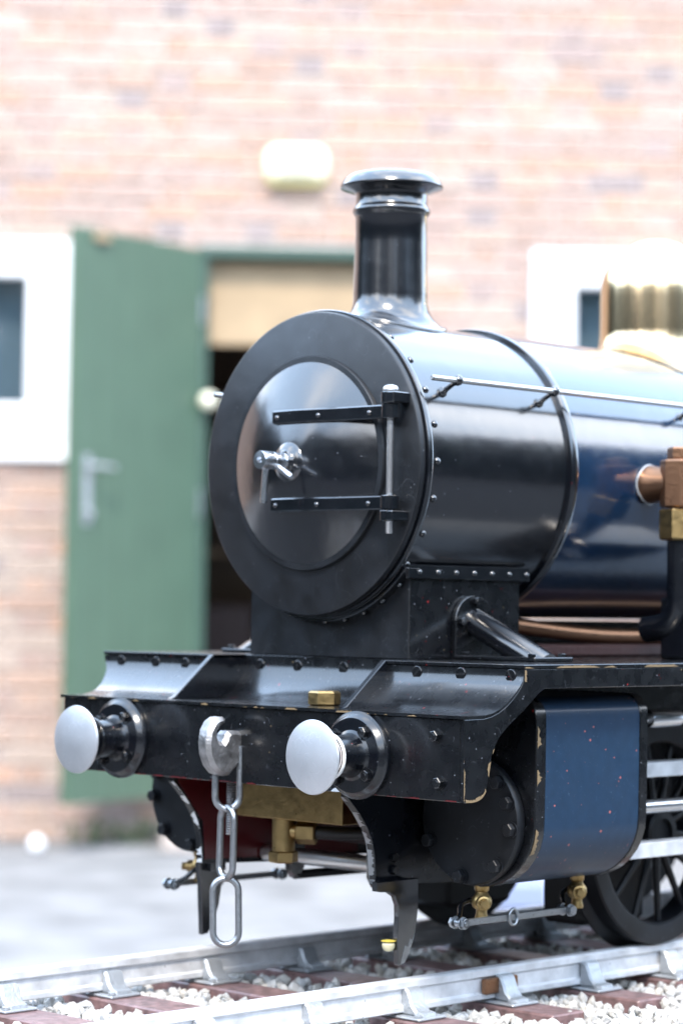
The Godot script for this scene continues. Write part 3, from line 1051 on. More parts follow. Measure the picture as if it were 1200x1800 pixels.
func sheet_profile() -> Array:
	# (z, y) of the dished front sheet, upper surface, from the lip back and up
	return [Vector2(0.0018, 0.1766), Vector2(-0.012, 0.1764), Vector2(-0.0195, 0.1766), Vector2(-0.0265, 0.1778), Vector2(-0.0337, 0.1803), Vector2(-0.0405, 0.1843), Vector2(-0.0465, 0.1890), Vector2(-0.0515, 0.1936), Vector2(-0.0542, 0.1972), Vector2(-0.0550, 0.2005), Vector2(-0.0551, 0.2042)]

func dished_bay(sh: MB, pr: Array, xa: float, xb: float, xr: float) -> void:
	var top := []
	var bot := []
	for i in pr.size():
		var t := float(i) / (pr.size() - 1)
		var xl: float = lerpf(xa, xb, smoothstep(0.25, 1.0, t))
		var tn: Vector2 = (pr[mini(i + 1, pr.size() - 1)] - pr[maxi(i - 1, 0)]).normalized()
		var nn := Vector2(tn.y, -tn.x)      # up / forward
		var r0 := []
		var r1 := []
		for k in 9:
			var x := lerpf(xl, xr, k / 8.0)
			r0.append(Vector3(x, pr[i].y, pr[i].x))
			r1.append(Vector3(x, pr[i].y - nn.y * 0.0020, pr[i].x - nn.x * 0.0020))
		top.append(r0); bot.append(r1)
	sh.grid(top, func(_p): return Vector3(0, 1, 1))
	sh.grid(bot, func(_p): return Vector3(0, -1, -1))
	for k in 8:
		sh.quad(top[0][k], top[0][k + 1], bot[0][k + 1], bot[0][k], Vector3(0, 0, 1))
	for i in pr.size() - 1:
		sh.quad(top[i][0], top[i + 1][0], bot[i + 1][0], bot[i][0], Vector3(-1, 0, 0))
		sh.quad(top[i][8], top[i + 1][8], bot[i + 1][8], bot[i][8], Vector3(1, 0, 0))

func loco_footplate(L: Node3D) -> void:
	# deck
	var d := MB.new()
	d.ext_y(V([-W, -1.12, W, -1.12, W, -0.0548, 0.0818, -0.0548, 0.0818, -0.0848, -0.0818, -0.0848, -0.0818, -0.0548, -W, -0.0548]), 0.2046, 0.2072, 0.0004)
	var deck := part("footplate", d, M.worn, L)
	# dished front sheet in three bays, its left end running out to the wider deck, its middle bay set back
	var middle := [Vector2(0.0018, 0.1766), Vector2(-0.012, 0.1764), Vector2(-0.03, 0.1764), Vector2(-0.050, 0.1764), Vector2(-0.0575, 0.1768), Vector2(-0.0650, 0.1784), Vector2(-0.0715, 0.1815), Vector2(-0.0770, 0.1862), Vector2(-0.0812, 0.1918), Vector2(-0.0836, 0.1972), Vector2(-0.0845, 0.2010), Vector2(-0.0846, 0.2068)]
	var sh := MB.new()
	dished_bay(sh, sheet_profile(), -0.1835, -0.2036, -0.0840)
	dished_bay(sh, middle, -0.0838, -0.0838, 0.0838)
	dished_bay(sh, sheet_profile(), 0.0840, 0.0840, W - 0.0002)
	var sheet := part("dished_front_sheet", sh, M.sheet, L)
	# screws with slots
	var scr := MB.new()
	scr.lathe(prof([0, 0, 0.0043, 0, 0.0043, 0.0006, 0.0039, 0.0009, 0, 0.0010]), 22, zx(Vector3.ZERO), 20)
	var scm := scr.commit()
	var slot := MB.new()
	slot.box(Vector3(-0.0039, -0.0005, 0.0002), Vector3(0.0039, 0.0005, 0.00112))
	var slm := slot.commit()
	var si := 0
	for x in [0.1135, 0.1515, 0.1935, -0.1835, -0.145, -0.113, -0.066, -0.028, 0.017]:
		var zs := -0.0845 if absf(x) < 0.08 else -0.0551
		var s := at_mesh("screw", scm, M.worn, sheet, Transform3D(Basis.IDENTITY, Vector3(x, 0.2000, zs)))
		at_mesh("slot", slm, M.dark, sheet, Transform3D(Basis(Vector3(0, 0, 1), [0.75, 0.05, -1.0, 0.4, 1.2, 0.2, 0.6, 1.4, -0.4][si]), Vector3(x, 0.2000, zs)))
		si += 1
	# gussets
	for s in [-1, 1]:
		var g := MB.new()
		var xg: float = s * 0.084
		var edge := V([-0.0535, 0.2073, -0.0847, 0.2073, -0.0847, 0.1765, -0.0140, 0.1765, -0.0180, 0.1778])
		g.ext_x(edge, xg - 0.0022, xg + 0.0022, 0.0005)
		part("gusset", g, M.gloss, L)
	# side valances with the swept front end (right hand side), straight on the other
	var drop := [Vector2(-0.0311, 0.1617), Vector2(-0.0445, 0.1718), Vector2(-0.0606, 0.1827), Vector2(-0.0747, 0.1922)]
	var v := MB.new()
	var outer := V([-1.12, 0.2045, -0.0553, 0.2045, -0.0550, 0.1985, -0.0535, 0.1950, -0.0500, 0.1908, -0.0450, 0.1862, -0.0390, 0.1818, -0.0320, 0.1782, -0.0250, 0.1758, -0.0180, 0.1746, 0.0, 0.1744, 0.0, 0.1241, -0.0085, 0.1239, -0.0140, 0.1250, -0.0180, 0.1272, -0.0206, 0.1305, -0.0225, 0.1365, -0.0236, 0.1430, -0.0252, 0.1500, -0.0280, 0.1562, -0.0316, 0.1617, -0.0375, 0.1669, -0.0445, 0.1718, -0.0530, 0.1773, -0.0620, 0.1835, -0.0690, 0.1890, -0.0755, 0.1922, -1.12, 0.1918])
	v.ext_x(outer, W - 0.003, W, 0.0004)
	var val := part("valance", v, M.worn, L)
	var v2 := MB.new()
	v2.ext_x(V([-1.12, 0.2045, -0.058, 0.2045, -0.058, 0.1922, -1.12, 0.1918]), -W, -W + 0.003, 0.0004)
	part("valance", v2, M.worn, L)
	# worn brass edges
	var X := W
	var low := smooth([Vector3(X, 0.1302, -0.0205), Vector3(X, 0.1272, -0.018), Vector3(X, 0.125, -0.014), Vector3(X, 0.1240, -0.0085), Vector3(X, 0.1242, -0.001)], 5)
	chips("bare_brass_edge", val, low, Vector3(0, 0.9, 0.3), Vector3(1, 0, 0), 0.0026, 0.8, 3, M.bare)
	var up_ := smooth([Vector3(X, 0.1562, -0.028), Vector3(X, 0.150, -0.0252), Vector3(X, 0.143, -0.0236), Vector3(X, 0.1365, -0.0225), Vector3(X, 0.1305, -0.0206)], 5)
	chips("bare_brass_edge", val, up_, Vector3(0, 0.25, 0.97), Vector3(1, 0, 0), 0.0036, 0.5, 5, M.bare)
	chips("bare_brass_edge", val, [Vector3(X, 0.1740, -0.0002), Vector3(X, 0.1245, -0.0002)], Vector3(0, 0, -1), Vector3(1, 0, 0), 0.0012, 0.5, 8, M.bare)
	chips("bare_brass_edge", val, [Vector3(X, 0.2040, -0.0557), Vector3(X, 0.196, -0.0557)], Vector3(0, 0, -1), Vector3(1, 0, 0), 0.0024, 0.95, 9, M.bare)
	chips("bare_brass_edge", deck, [Vector3(X, 0.2050, -0.056), Vector3(X, 0.2050, -0.60)], Vector3(0, 1, 0), Vector3(1, 0, 0), 0.0019, 0.62, 12, M.bare, 16.0)
	var fe := []
	for k in 60:
		fe.append(Vector3(lerpf(-0.183, W - 0.001, k / 59.0), 0.1749, 0.0018))
	chips("bare_brass_edge", sheet, fe, Vector3(0, 1, 0), Vector3(0, 0, 1), 0.0015, 0.36, 16, M.bare)
	chips("bare_brass_edge", deck, [Vector3(-W, 0.2072, -0.0552), Vector3(-0.09, 0.2072, -0.0552)], Vector3(0, 0, -1), Vector3(0, 1, 0), 0.0012, 0.34, 18, M.bare)
	chips("bare_brass_edge", deck, [Vector3(0.09, 0.2072, -0.0552), Vector3(W, 0.2072, -0.0552)], Vector3(0, 0, -1), Vector3(0, 1, 0), 0.0012, 0.34, 19, M.bare)
	# buffer beam
	var b := MB.new()
	b.box(Vector3(-0.1815, 0.1241, -0.006), Vector3(W - 0.0032, 0.1744, 0.0), 0.0005)
	var beam := part("buffer_beam", b, M.worn, L)
	var re := []
	for k in 40:
		re.append(Vector3(lerpf(-0.18, 0.199, k / 39.0), 0.1243, 0.0))
	chips("red_primer_edge", beam, re, Vector3(0, 1, 0), Vector3(0, 0, 1), 0.0010, 0.5, 21, M.red)
	var bm := bolt_mesh(0.0036, 0.0032, 0.0044)
	for q in [[0.1815, 0.1636], [0.1845, 0.1352], [-0.165, 0.163], [-0.165, 0.136], [-0.03, 0.1505]]:
		at_mesh("bolt", bm, M.worn, beam, zx(Vector3(q[0], q[1], 0.0)))
	var wp := MB.new()
	wp.extrude(V([0.091, 0.1243, 0.121, 0.1243, 0.1185, 0.1262, 0.113, 0.1275, 0.105, 0.1282, 0.0975, 0.1277, 0.093, 0.126]), 0.0001, 0.00035)
	part("bare_metal_patch", wp, M.whitepaint, beam)
	# big brass plug on the front sheet
	var hx := MB.new()
	hx.ext_y(circle(0, 0, 0.0108, 6, 0.15, TAU + 0.15), 0.0, 0.0098, 0.0013)
	at_mesh("brass_plug", hx.commit(), M.brass, L, Transform3D(Basis.IDENTITY, Vector3(0.0475, 0.1764, -0.036)))
	# drawhook
	var hk := MB.new()
	var hp := [Vector2(-0.004, 0.158), Vector2(0.005, 0.1592), Vector2(0.0100, 0.1590), Vector2(0.0128, 0.1565), Vector2(0.0134, 0.1540), Vector2(0.0152, 0.1518), Vector2(0.0180, 0.1523), Vector2(0.0198, 0.1553), Vector2(0.0194, 0.1595), Vector2(0.0166, 0.1626), Vector2(0.0130, 0.1645), Vector2(0.0125, 0.1668), Vector2(0.0150, 0.1684), Vector2(0.0195, 0.1682), Vector2(0.0243, 0.1655), Vector2(0.0280, 0.1600), Vector2(0.0294, 0.1520), Vector2(0.0285, 0.1440), Vector2(0.0250, 0.1365), Vector2(0.0195, 0.1312), Vector2(0.0135, 0.1292), Vector2(0.0080, 0.1302), Vector2(0.0030, 0.1345), Vector2(-0.004, 0.1405)]
	hk.ext_x(PackedVector2Array(hp), -0.0062, 0.0062, 0.0026)
	part("drawhook", hk, M.cast, L)

func loco_buffers(L: Node3D) -> void:
	var bm := bolt_mesh(0.0036, 0.0034, 0.0045)
	for s in [1, -1]:
		var at := Vector3(s * 0.1156, 0.1486, 0)
		var h := MB.new()
		h.lathe(prof([0, 0.0002, 0.0278, 0.0002, 0.0280, 0.0012, 0.0278, 0.0030, 0.0262, 0.0036, 0.0258, 0.0040, 0.0246, 0.0064, 0.0236, 0.0072, 0.0160, 0.0076, 0.0142, 0.0090, 0.0133, 0.0115, 0.0131, 0.0140, 0.0131, 0.0262, 0.0139, 0.0266, 0.0146, 0.0270, 0.0147, 0.0285, 0.0142, 0.0292, 0.0108, 0.0292, 0.0104, 0.027, 0, 0.027]), 56, zx(at), 32)
		var hs := part("buffer", h, M.gloss, L)
		for k in 4:
			var a := PI / 4 + k * PI / 2 + 0.12
			at_mesh("bolt", bm, M.worn, hs, Transform3D(AX_Z.rotated(Vector3(0, 0, 1), a), at + Vector3(0.0192 * cos(a), 0.0192 * sin(a), 0.0072)))
		var c := MB.new()
		c.lathe(prof([0.0148, 0.0268, 0.0151, 0.0280, 0.0148, 0.0290, 0.0128, 0.0293]), 44, zx(at), 50)
		part("collar", c, M.whitepaint if s > 0 else M.worn, hs)
		var nk := MB.new()
		nk.lathe(prof([0.0108, 0.027, 0.0106, 0.034, 0.0112, 0.0372, 0.0125, 0.0392, 0, 0.0392]), 40, zx(at))
		part("buffer_shank", nk, M.worn, hs)
		if s > 0:
			var rp := MB.new()
			rp.lathe(prof([0.0111, 0.0290, 0.0109, 0.0335, 0.0115, 0.0372]), 12, zx(at), 38, -0.5, 1.1)
			part("red_paint", rp, M.bright_red, hs)
		var hd := MB.new()
		var pf := [Vector2(0, 0.0388), Vector2(0.0125, 0.0389), Vector2(0.0205, 0.0394), Vector2(0.0228, 0.0402), Vector2(0.0233, 0.0411), Vector2(0.0229, 0.0421)]
		for k in 10:
			var r := 0.0226 * (1.0 - (k + 1) / 10.0)
			pf.append(Vector2(r, 0.0423 + 0.0026 * (1.0 - pow(r / 0.0226, 2.0))))
		hd.lathe(pf, 64, zx(at), 45)
		part("buffer_head", hd, M.alu, hs)

func loco_smokebox(L: Node3D) -> void:
	var c := Vector3(0, BOILER_Y, 0)
	# barrel
	var b := MB.new()
	b.lathe(prof([0, -0.224, 0.1034, -0.224, 0.1034, -0.0705, 0.09, -0.0705, 0, -0.0705]), 128, zx(c), 38)
	var box := part("smokebox", b, M.black, L)
	# riveted flange ring and the thick front ring
	var fl := MB.new()
	fl.lathe(prof([0.1030, -0.0762, 0.1062, -0.0758, 0.1066, -0.0748, 0.1066, -0.0722, 0.1060, -0.0714, 0.1025, -0.0713]), 128, zx(c), 40)
	part("flange_ring", fl, M.black, box)
	var fr := MB.new()
	fr.lathe(prof([0.1000, -0.0715, 0.1040, -0.0710, 0.1047, -0.0700, 0.1047, -0.0672, 0.1041, -0.0659, 0.1028, -0.0653, 0.0, -0.0652]), 128, zx(c), 40)
	part("front_ring", fr, M.ring, box)
	# rivets round the front of the barrel
	var rv := rivet_mesh(0.0026)
	for k in 26:
		var a := deg_to_rad(-1.0 + 360.0 / 26 * k + 0.4)
		var ad := fposmod(rad_to_deg(a) + 90.0, 360.0)
		if absf(ad - 0.0) < 38 or absf(ad - 360.0) < 38: continue
		var d := Vector3(cos(a), sin(a), 0)
		at_mesh("rivet", rv, M.black, box, along(d, c + d * 0.1033 + Vector3(0, 0, -0.0825)))
	# saddle
	var sd := MB.new()
	sd.box(Vector3(-0.0773, 0.2073, -0.1970), Vector3(0.0773, 0.264, -0.0850), 0.0006)
	var saddle := part("saddle", sd, M.satin, L)
	for s in [-1, 1]:
		var pl := MB.new()
		pl.ext_x(V([-0.0855, 0.2075, -0.0855, 0.2611, -0.1968, 0.2611, -0.1968, 0.2075]), minf(s * 0.0771, s * 0.0780), maxf(s * 0.0771, s * 0.0780), 0.0003)
		part("side_plate", pl, M.worn, saddle)
	# wrapper flange: follows the barrel below, turns down along the saddle sides
	var wr := MB.new()
	var pts := []
	for k in 25:
		var a := deg_to_rad(-138.5 + 97.0 * k / 24.0)
		pts.append(Vector2(cos(a), sin(a)))
	var ring := PackedVector2Array()
	for p in pts: ring.append(Vector2(p.x * 0.1088, BOILER_Y + p.y * 0.1088))
	pts.reverse()
	for p in pts: ring.append(Vector2(p.x * 0.1035, BOILER_Y + p.y * 0.1035))
	wr.extrude(ring, -0.0905, -0.0770, 0.0005)
	for s in [-1, 1]:
		wr.ext_x(V([-0.0800, 0.2615, -0.0800, 0.2708, -0.2045, 0.2708, -0.2045, 0.2615]), minf(s * 0.0781, s * 0.0812), maxf(s * 0.0781, s * 0.0812), 0.0006)
	var wrap_ := part("wrapper_flange", wr, M.black, saddle)
	var rs := rivet_mesh(0.0021)
	for s in [-1, 1]:
		for k in 7:
			at_mesh("rivet", rs, M.black, saddle, xx(Vector3(s * 0.0811, 0.2660, -0.0905 - 0.0183 * k), s))
	for k in 9:
		var a := deg_to_rad(-130 + 80.0 * k / 8.0)
		var d := Vector3(cos(a), sin(a), 0)
		at_mesh("rivet", rs, M.black, saddle, along(d, c + d * 0.1087 + Vector3(0, 0, -0.0835)))
	# outside steam pipe with its flange on the saddle side
	for s in [1, -1]:
		var f := MB.new()
		var zc := -0.1455
		var arch := V([zc + 0.0195, 0.2075, zc + 0.0195, 0.2335])
		for k in 13:
			var a := PI * k / 12.0
			arch.append(Vector2(zc + 0.0195 * cos(a), 0.2335 + 0.0175 * sin(a)))
		arch.append(Vector2(zc - 0.0195, 0.2075))
		f.ext_x(arch, minf(s * 0.0781, s * 0.0822), maxf(s * 0.0781, s * 0.0822), 0.0006)
		var fp := part("steam_pipe_flange", f, M.worn, L)
		var p := MB.new()
		var path := [Vector3(s * 0.0800, 0.2335, zc), Vector3(s * 0.090, 0.2290, zc), Vector3(s * 0.110, 0.2200, zc), Vector3(s * 0.130, 0.2110, zc), Vector3(s * 0.146, 0.2035, zc)]
		p.tube(path, [0.0092, 0.0094, 0.0096, 0.0098, 0.0098], 28)
		part("steam_pipe", p, M.black, fp)
		var bp := MB.new()
		bp.box(Vector3(s * 0.117 - 0.036, 0.2073, zc - 0.020), Vector3(s * 0.117 + 0.036, 0.2102, zc + 0.020), 0.0007)
		part("base_plate", bp, M.worn, fp)
		var bm := bolt_mesh(0.0032, 0.0026, 0.004)
		for q in [[0.2468, zc], [0.2330, zc + 0.0140], [0.2330, zc - 0.0140]]:
			at_mesh("bolt", bm, M.worn, fp, xx(Vector3(s * 0.0822, q[0], q[1]), s))
		var bs := bolt_mesh(0.003, 0.0024)
		for q in [[0.0295, -0.0155], [0.0295, 0.0155], [-0.0295, 0.0155]]:
			at_mesh("bolt", bs, M.worn, fp, Transform3D(Basis.IDENTITY, Vector3(s * (0.117 + q[0]), 0.2102, zc + q[1])))
	# door
	var dz := -0.0652
	var dr := MB.new()
	var pf := [Vector2(0.0738, dz - 0.0005), Vector2(0.0738, dz + 0.0022), Vector2(0.0730, dz + 0.0031), Vector2(0.0700, dz + 0.0033), Vector2(0.0692, dz + 0.0036)]
	for k in range(1, 17):
		var r := 0.0692 * cos(PI / 2 * k / 16.0)
		var t := 1.0 - pow(r / 0.0692, 2.0)
		pf.append(Vector2(r, dz + 0.0036 + 0.0172 * (1.0 - pow(1.0 - t, 0.85))))
	dr.lathe(pf, 128, zx(c), 20)
	var door := part("smokebox_door", dr, M.door_gloss, L)
	var rimm := MB.new()
	rimm.lathe(prof([0.0740, dz, 0.0740, dz + 0.0023, 0.0733, dz + 0.0033, 0.0696, dz + 0.0036]), 128, zx(c), 40)
	part("door_rim", rimm, M.ring, door)
	# hinge straps, lugs, rod
	for yy in [0.3713, 0.3110]:
		var strap := []
		var inner := []
		for k in 19:
			var x := lerpf(-0.0175, 0.0800, k / 18.0)
			var r := Vector2(x, yy - BOILER_Y).length()
			var t := 1.0 - pow(minf(r / 0.0692, 1.0), 2.0)
			var zz := dz + 0.0036 + 0.0172 * (1.0 - pow(1.0 - t, 0.85))
			zz = maxf(zz, lerpf(-0.0505, -0.0568, (x + 0.0175) / 0.0975))
			strap.append(Vector2(x, zz + 0.0034))
			inner.append(Vector2(x, zz - 0.0006))
		inner.reverse()
		var sm := MB.new()
		sm.ext_y(PackedVector2Array(strap + inner), yy - 0.0046, yy + 0.0046, 0.0009)
		var st := part("hinge_strap", sm, M.black, door)
		var eye := MB.new()
		eye.lathe(prof([0, yy - 0.0048, 0.0056, yy - 0.0048, 0.0062, yy - 0.0042, 0.0062, yy + 0.0042, 0.0056, yy + 0.0048, 0, yy + 0.0048]), 24, Transform3D(Basis.IDENTITY, Vector3(0.0862, 0, -0.0553)))
		part("hinge_eye", eye, M.black, st)
		var sr := rivet_mesh(0.0019)
		for q in [0, 7, 15]:
			var pz: Vector2 = strap[q + 1]
			at_mesh("rivet", sr, M.black, st, zx(Vector3(pz.x, yy - 0.0005, pz.y - 0.0002)))
	for q in [[0.3765, 0.3842, 1.0], [0.2985, 0.3058, 1.0]]:
		var lg := MB.new()
		lg.lathe(prof([0, q[0], 0.0060, q[0], 0.0066, q[0] + 0.0006, 0.0066, q[1] - 0.0006, 0.0060, q[1], 0, q[1]]), 24, Transform3D(Basis.IDENTITY, Vector3(0.0862, 0, -0.0553)))
		lg.box(Vector3(0.0862, q[0] + 0.0002, -0.0655), Vector3(0.0945, q[1] - 0.0002, -0.0492), 0.0008)
		part("hinge_lug", lg, M.black, box)
	var rod := MB.new()
	rod.lathe(prof([0, 0.2905, 0.0018, 0.2905, 0.0023, 0.2912, 0.0023, 0.3845, 0.0052, 0.3846, 0.0054, 0.3862, 0.0044, 0.3880, 0.0018, 0.3890, 0, 0.3891]), 20, Transform3D(Basis.IDENTITY, Vector3(0.0862, 0, -0.0553)), 50)
	part("hinge_pin", rod, M.steel, box)
	# the closing handles
	var bo := MB.new()
	bo.lathe(prof([0.0140, -0.0462, 0.0128, -0.0442, 0.0095, -0.0434, 0.0080, -0.0427]), 36, zx(c), 60)
	bo.lathe(prof([0.0080, -0.0480, 0.0080, -0.0425, 0.0073, -0.0418, 0.0066, -0.0400, 0.0056, -0.0400]), 30, zx(c), 30)
	part("door_boss", bo, M.black, door)
	var kn := MB.new()
	kn.lathe(prof([0, -0.0408, 0.0058, -0.0408, 0.0061, -0.0395, 0.0056, -0.0385, 0.0052, -0.0340, 0.0060, -0.0335, 0.0060, -0.0300, 0.0056, -0.0294, 0.0062, -0.0290, 0.0064, -0.0200, 0.0059, -0.0186, 0.0025, -0.0184, 0.0022, -0.0215, 0, -0.0216]), 32, zx(c), 32)
	var hb := part("handle_hub", kn, M.polished, door)
	var h1 := MB.new()
	h1.tube([c + Vector3(0, -0.003, -0.0245), c + Vector3(-0.0012, -0.0275, -0.0240), c + Vector3(-0.0013, -0.0290, -0.0240)], [0.0021, 0.0024, 0.0017], 14)
	part("handle", h1, M.polished, door)
	var h2 := MB.new()
	h2.tube([c + Vector3(0.002, -0.003, -0.0318), c + Vector3(0.0165, -0.0108, -0.0316), c + Vector3(0.0178, -0.0115, -0.0316)], [0.0021, 0.0024, 0.0017], 14)
	part("handle", h2, M.polished, door)

func loco_chimney(L: Node3D) -> void:
	var c := Vector3(0, 0, -0.144)
	var m := MB.new()
	m.lathe(prof([0.0266, 0.4640, 0.0263, 0.4760, 0.0258, 0.5000, 0.0256, 0.5195, 0.0262, 0.5205, 0.0276, 0.5222, 0.0280, 0.5237, 0.0276, 0.5252, 0.0264, 0.5268, 0.0258, 0.5280, 0.0256, 0.5345, 0.0262, 0.5362, 0.0285, 0.5378, 0.0330, 0.5392, 0.0364, 0.5404, 0.0370, 0.5414, 0.0366, 0.5426, 0.0345, 0.5462, 0.0318, 0.5488, 0.0290, 0.5500, 0.0262, 0.5502, 0.0250, 0.5490, 0.0238, 0.5440, 0.0235, 0.47, 0.0, 0.47]), 72, Transform3D(Basis.IDENTITY, c), 34)
	var ch := part("chimney", m, M.black, L)
	# flared base that sits on the barrel
	var rows := []
	var steps := 14
	for i in steps + 1:
		var t := float(i) / steps
		var row := []
		for k in 73:
			var a := TAU * k / 72.0
			var rb := 0.0405
			var r := lerpf(0.0265, rb, 1.0 - sqrt(1.0 - t * t) if t < 1.0 else 1.0)
			r = 0.0265 + (rb - 0.0265) * pow(t, 2.6)
			var xb := rb * cos(a)
			var yb := BOILER_Y + sqrt(pow(0.1046, 2) - xb * xb) + 0.0006
			var y := lerpf(0.4660, yb, 1.0 - pow(1.0 - t, 1.35))
			row.append(Vector3(r * cos(a), y, r * sin(a)) + c)
		rows.append(row)
	var skirt := []
	for k in 73:
		skirt.append(rows[steps][k] - Vector3(0, 0.0016, 0))
	rows.append(skirt)
	var bmsh := MB.new()
	bmsh.grid(rows, func(p): return Vector3(p.x - c.x, 0.02, p.z - c.z))
	part("chimney_base", bmsh, M.black, ch)

func loco_boiler(L: Node3D) -> void:
	var c := Vector3(0, BOILER_Y, 0)
	var b := MB.new()
	b.lathe(prof([0, -1.0, 0.1046, -1.0, 0.1046, -0.2245, 0.1, -0.2242, 0, -0.2242]), 128, zx(c), 38)
	var boiler := part("boiler", b, M.blue, L)
	var bd := MB.new()
	bd.lathe(prof([0.1035, -0.2265, 0.1062, -0.2262, 0.1066, -0.2255, 0.1066, -0.2195, 0.1062, -0.2188, 0.1032, -0.2186]), 128, zx(c), 40)
	part("boiler_band", bd, M.black, boiler)
	var bd2 := MB.new()
	bd2.lathe(prof([0.104, -0.5705, 0.1058, -0.5702, 0.1060, -0.5695, 0.1060, -0.5625, 0.1058, -0.5618, 0.104, -0.5616]), 96, zx(c), 40)
	part("boiler_band", bd2, M.frame_green, boiler)
	# brass dome
	var d := MB.new()
	var dc := Vector3(0, 0, -0.452)
	var pf := [Vector2(0.0448, 0.452), Vector2(0.0446, 0.490), Vector2(0.0444, 0.4965)]
	for k in range(1, 15):
		var t := PI / 2 * k / 14.0
		pf.append(Vector2(0.0444 * cos(t), 0.4965 + 0.0442 * sin(t)))
	d.lathe(pf, 72, Transform3D(Basis.IDENTITY, dc), 40)
	var dome := part("dome", d, M.bright_brass, boiler)
	var rows := []
	for i in 15:
		var t := i / 14.0
		var row := []
		for k in 73:
			var a := TAU * k / 72.0
			var rb := 0.0745
			var r: float = 0.0448 + (rb - 0.0448) * pow(t, 2.2)
			var xb := minf(absf(rb * cos(a)), 0.1)
			var yb := BOILER_Y + sqrt(pow(0.1048, 2) - xb * xb) + 0.0006
			var y := lerpf(0.4640, yb, 1.0 - pow(1.0 - t, 1.5))
			row.append(Vector3(r * cos(a), y, r * sin(a)) + dc)
		rows.append(row)
	var fl := MB.new()
	fl.grid(rows, func(p): return Vector3(p.x - dc.x, 0.03, p.z - dc.z))
	part("dome_flare", fl, M.bright_brass, boiler)
	# handrails on pillars
	var pm := MB.new()
	pm.lathe(prof([0.0035, -0.0005, 0.0036, 0.0012, 0.0026, 0.0022, 0.0018, 0.0045, 0.0016, 0.0110, 0.0020, 0.0125, 0.0032, 0.0142, 0.0036, 0.0162, 0.0032, 0.0182, 0.0018, 0.0196, 0, 0.0199]), 18, Transform3D(), 60)
	var pil := pm.commit()
	for s in [1, -1]:
		var hp := Vector3(s * 0.1068, 0.3938, 0)
		var h := MB.new()
		h.tube([hp + Vector3(0, 0, -0.0728), hp + Vector3(0, 0, -0.0735), hp + Vector3(0, 0, -0.95)], [0.0012, 0.0019, 0.0019], 16)
		var rail := part("handrail", h, M.steel, L)
		var dir := Vector3(s * 0.1068, 0.3938 - BOILER_Y, 0).normalized()
		for z in [-0.0985, -0.1985, -0.36, -0.52, -0.68]:
			at_mesh("handrail_pillar", pil, M.black, rail, along(dir, c + dir * 0.1034 + Vector3(0, 0, z)))
	# feed clack on the right hand side: elbow, body, nuts and pipe
	for s in [1, -1]:
		var z := -0.3085
		var e := MB.new()
		e.lathe(prof([0.0135, 0.0, 0.0142, 0.004, 0.0135, 0.008, 0.0122, 0.014, 0.0118, 0.026, 0, 0.026]), 32, xx(Vector3(s * 0.1025, 0.3338, z), s), 50)
		var ck := part("feed_valve", e, M.copper, L)
		var tp := MB.new()
		var tpts := []
		for k in 30:
			var a := TAU * k / 30.0
			tpts.append(Vector3(s * (0.1055 + 0.0008 * sin(3 * a)), 0.3338 + 0.0143 * cos(a), z + 0.0143 * sin(a)))
		tp.tube(tpts, 0.0008, 6, true)
		part("sealing_tape", tp, M.chair, ck)
		var xb: float = s * 0.1335
		var bd_ := MB.new()
		bd_.ext_y(circle(xb, z, 0.0148, 8, 0.2, TAU + 0.2), 0.3165, 0.3508, 0.0012)
		part("valve_body", bd_, M.copper, ck)
		var cp := MB.new()
		cp.ext_y(circle(xb, z, 0.0098, 6, 0.5, TAU + 0.5), 0.3509, 0.3600, 0.0012)
		part("valve_cap", cp, M.copper, ck)
		var nt := MB.new()
		nt.ext_y(circle(xb, z, 0.0152, 6, 0.28, TAU + 0.28), 0.2930, 0.3155, 0.0014)
		part("union_nut", nt, M.brass, ck)
		var pp := MB.new()
		pp.tube(smooth([Vector3(xb, 0.2935, z), Vector3(xb, 0.262, z), Vector3(xb - s * 0.002, 0.243, z), Vector3(xb - s * 0.012, 0.232, z), Vector3(xb - s * 0.03, 0.2285, z)], 6), 0.0095, 22)
		part("feed_pipe", pp, M.gloss, ck)
	# side tank beyond, and pipework under the boiler
	var tk := MB.new()
	tk.box(Vector3(0.118, 0.2073, -0.42), Vector3(0.165, 0.252, -0.3045), 0.002)
	part("tool_box", tk, M.black, L)
	var cpp := MB.new()
	cpp.tube(smooth([Vector3(0.03, 0.236, -0.185), Vector3(0.03, 0.231, -0.24), Vector3(0.03, 0.2245, -0.32), Vector3(0.03, 0.2225, -0.40), Vector3(0.03, 0.2235, -0.6)], 8), 0.0060, 18)
	part("copper_pipe", cpp, M.copper, L)
	var mc := MB.new()
	mc.box(Vector3(-0.07, 0.2073, -0.9), Vector3(0.05, 0.2165, -0.205), 0.002)
	part("motion_cover", mc, M.redoxide, L)
	var mk := MB.new()
	mk.box(Vector3(-0.075, 0.2168, -0.9), Vector3(-0.02, 0.2338, -0.255), 0.001)
	part("inner_cover", mk, M.dark, L)

func d_profile(grow: float) -> PackedVector2Array:
	# (x, y) outline of the cylinder block, outside to +x
	var cx := 0.137
	var cy := 0.1045
	var r := 0.0420 + grow
	var p := PackedVector2Array()
	for k in 15:
		var a := deg_to_rad(lerpf(-150, 0, k / 14.0))
		p.append(Vector2(cx + (r + (0.0056 if cos(a) > 0.0 else 0.0015)) * cos(a), cy + r * sin(a)))
	p.append(Vector2(0.1851 + grow, 0.135))
	for k in 7:
		var a := deg_to_rad(lerpf(0, 88, k / 6.0))
		p.append(Vector2(0.1722 + (0.0130 + grow) * cos(a), 0.1725 + (0.0130 + grow) * sin(a)))
	p.append(Vector2(0.0895, 0.1860 + grow))
	p.append(Vector2(0.0895, 0.085))
	return p

func flip(p: PackedVector2Array, s: float) -> PackedVector2Array:
	var q := p.duplicate()
	for i in q.size(): q[i].x *= s
	return q

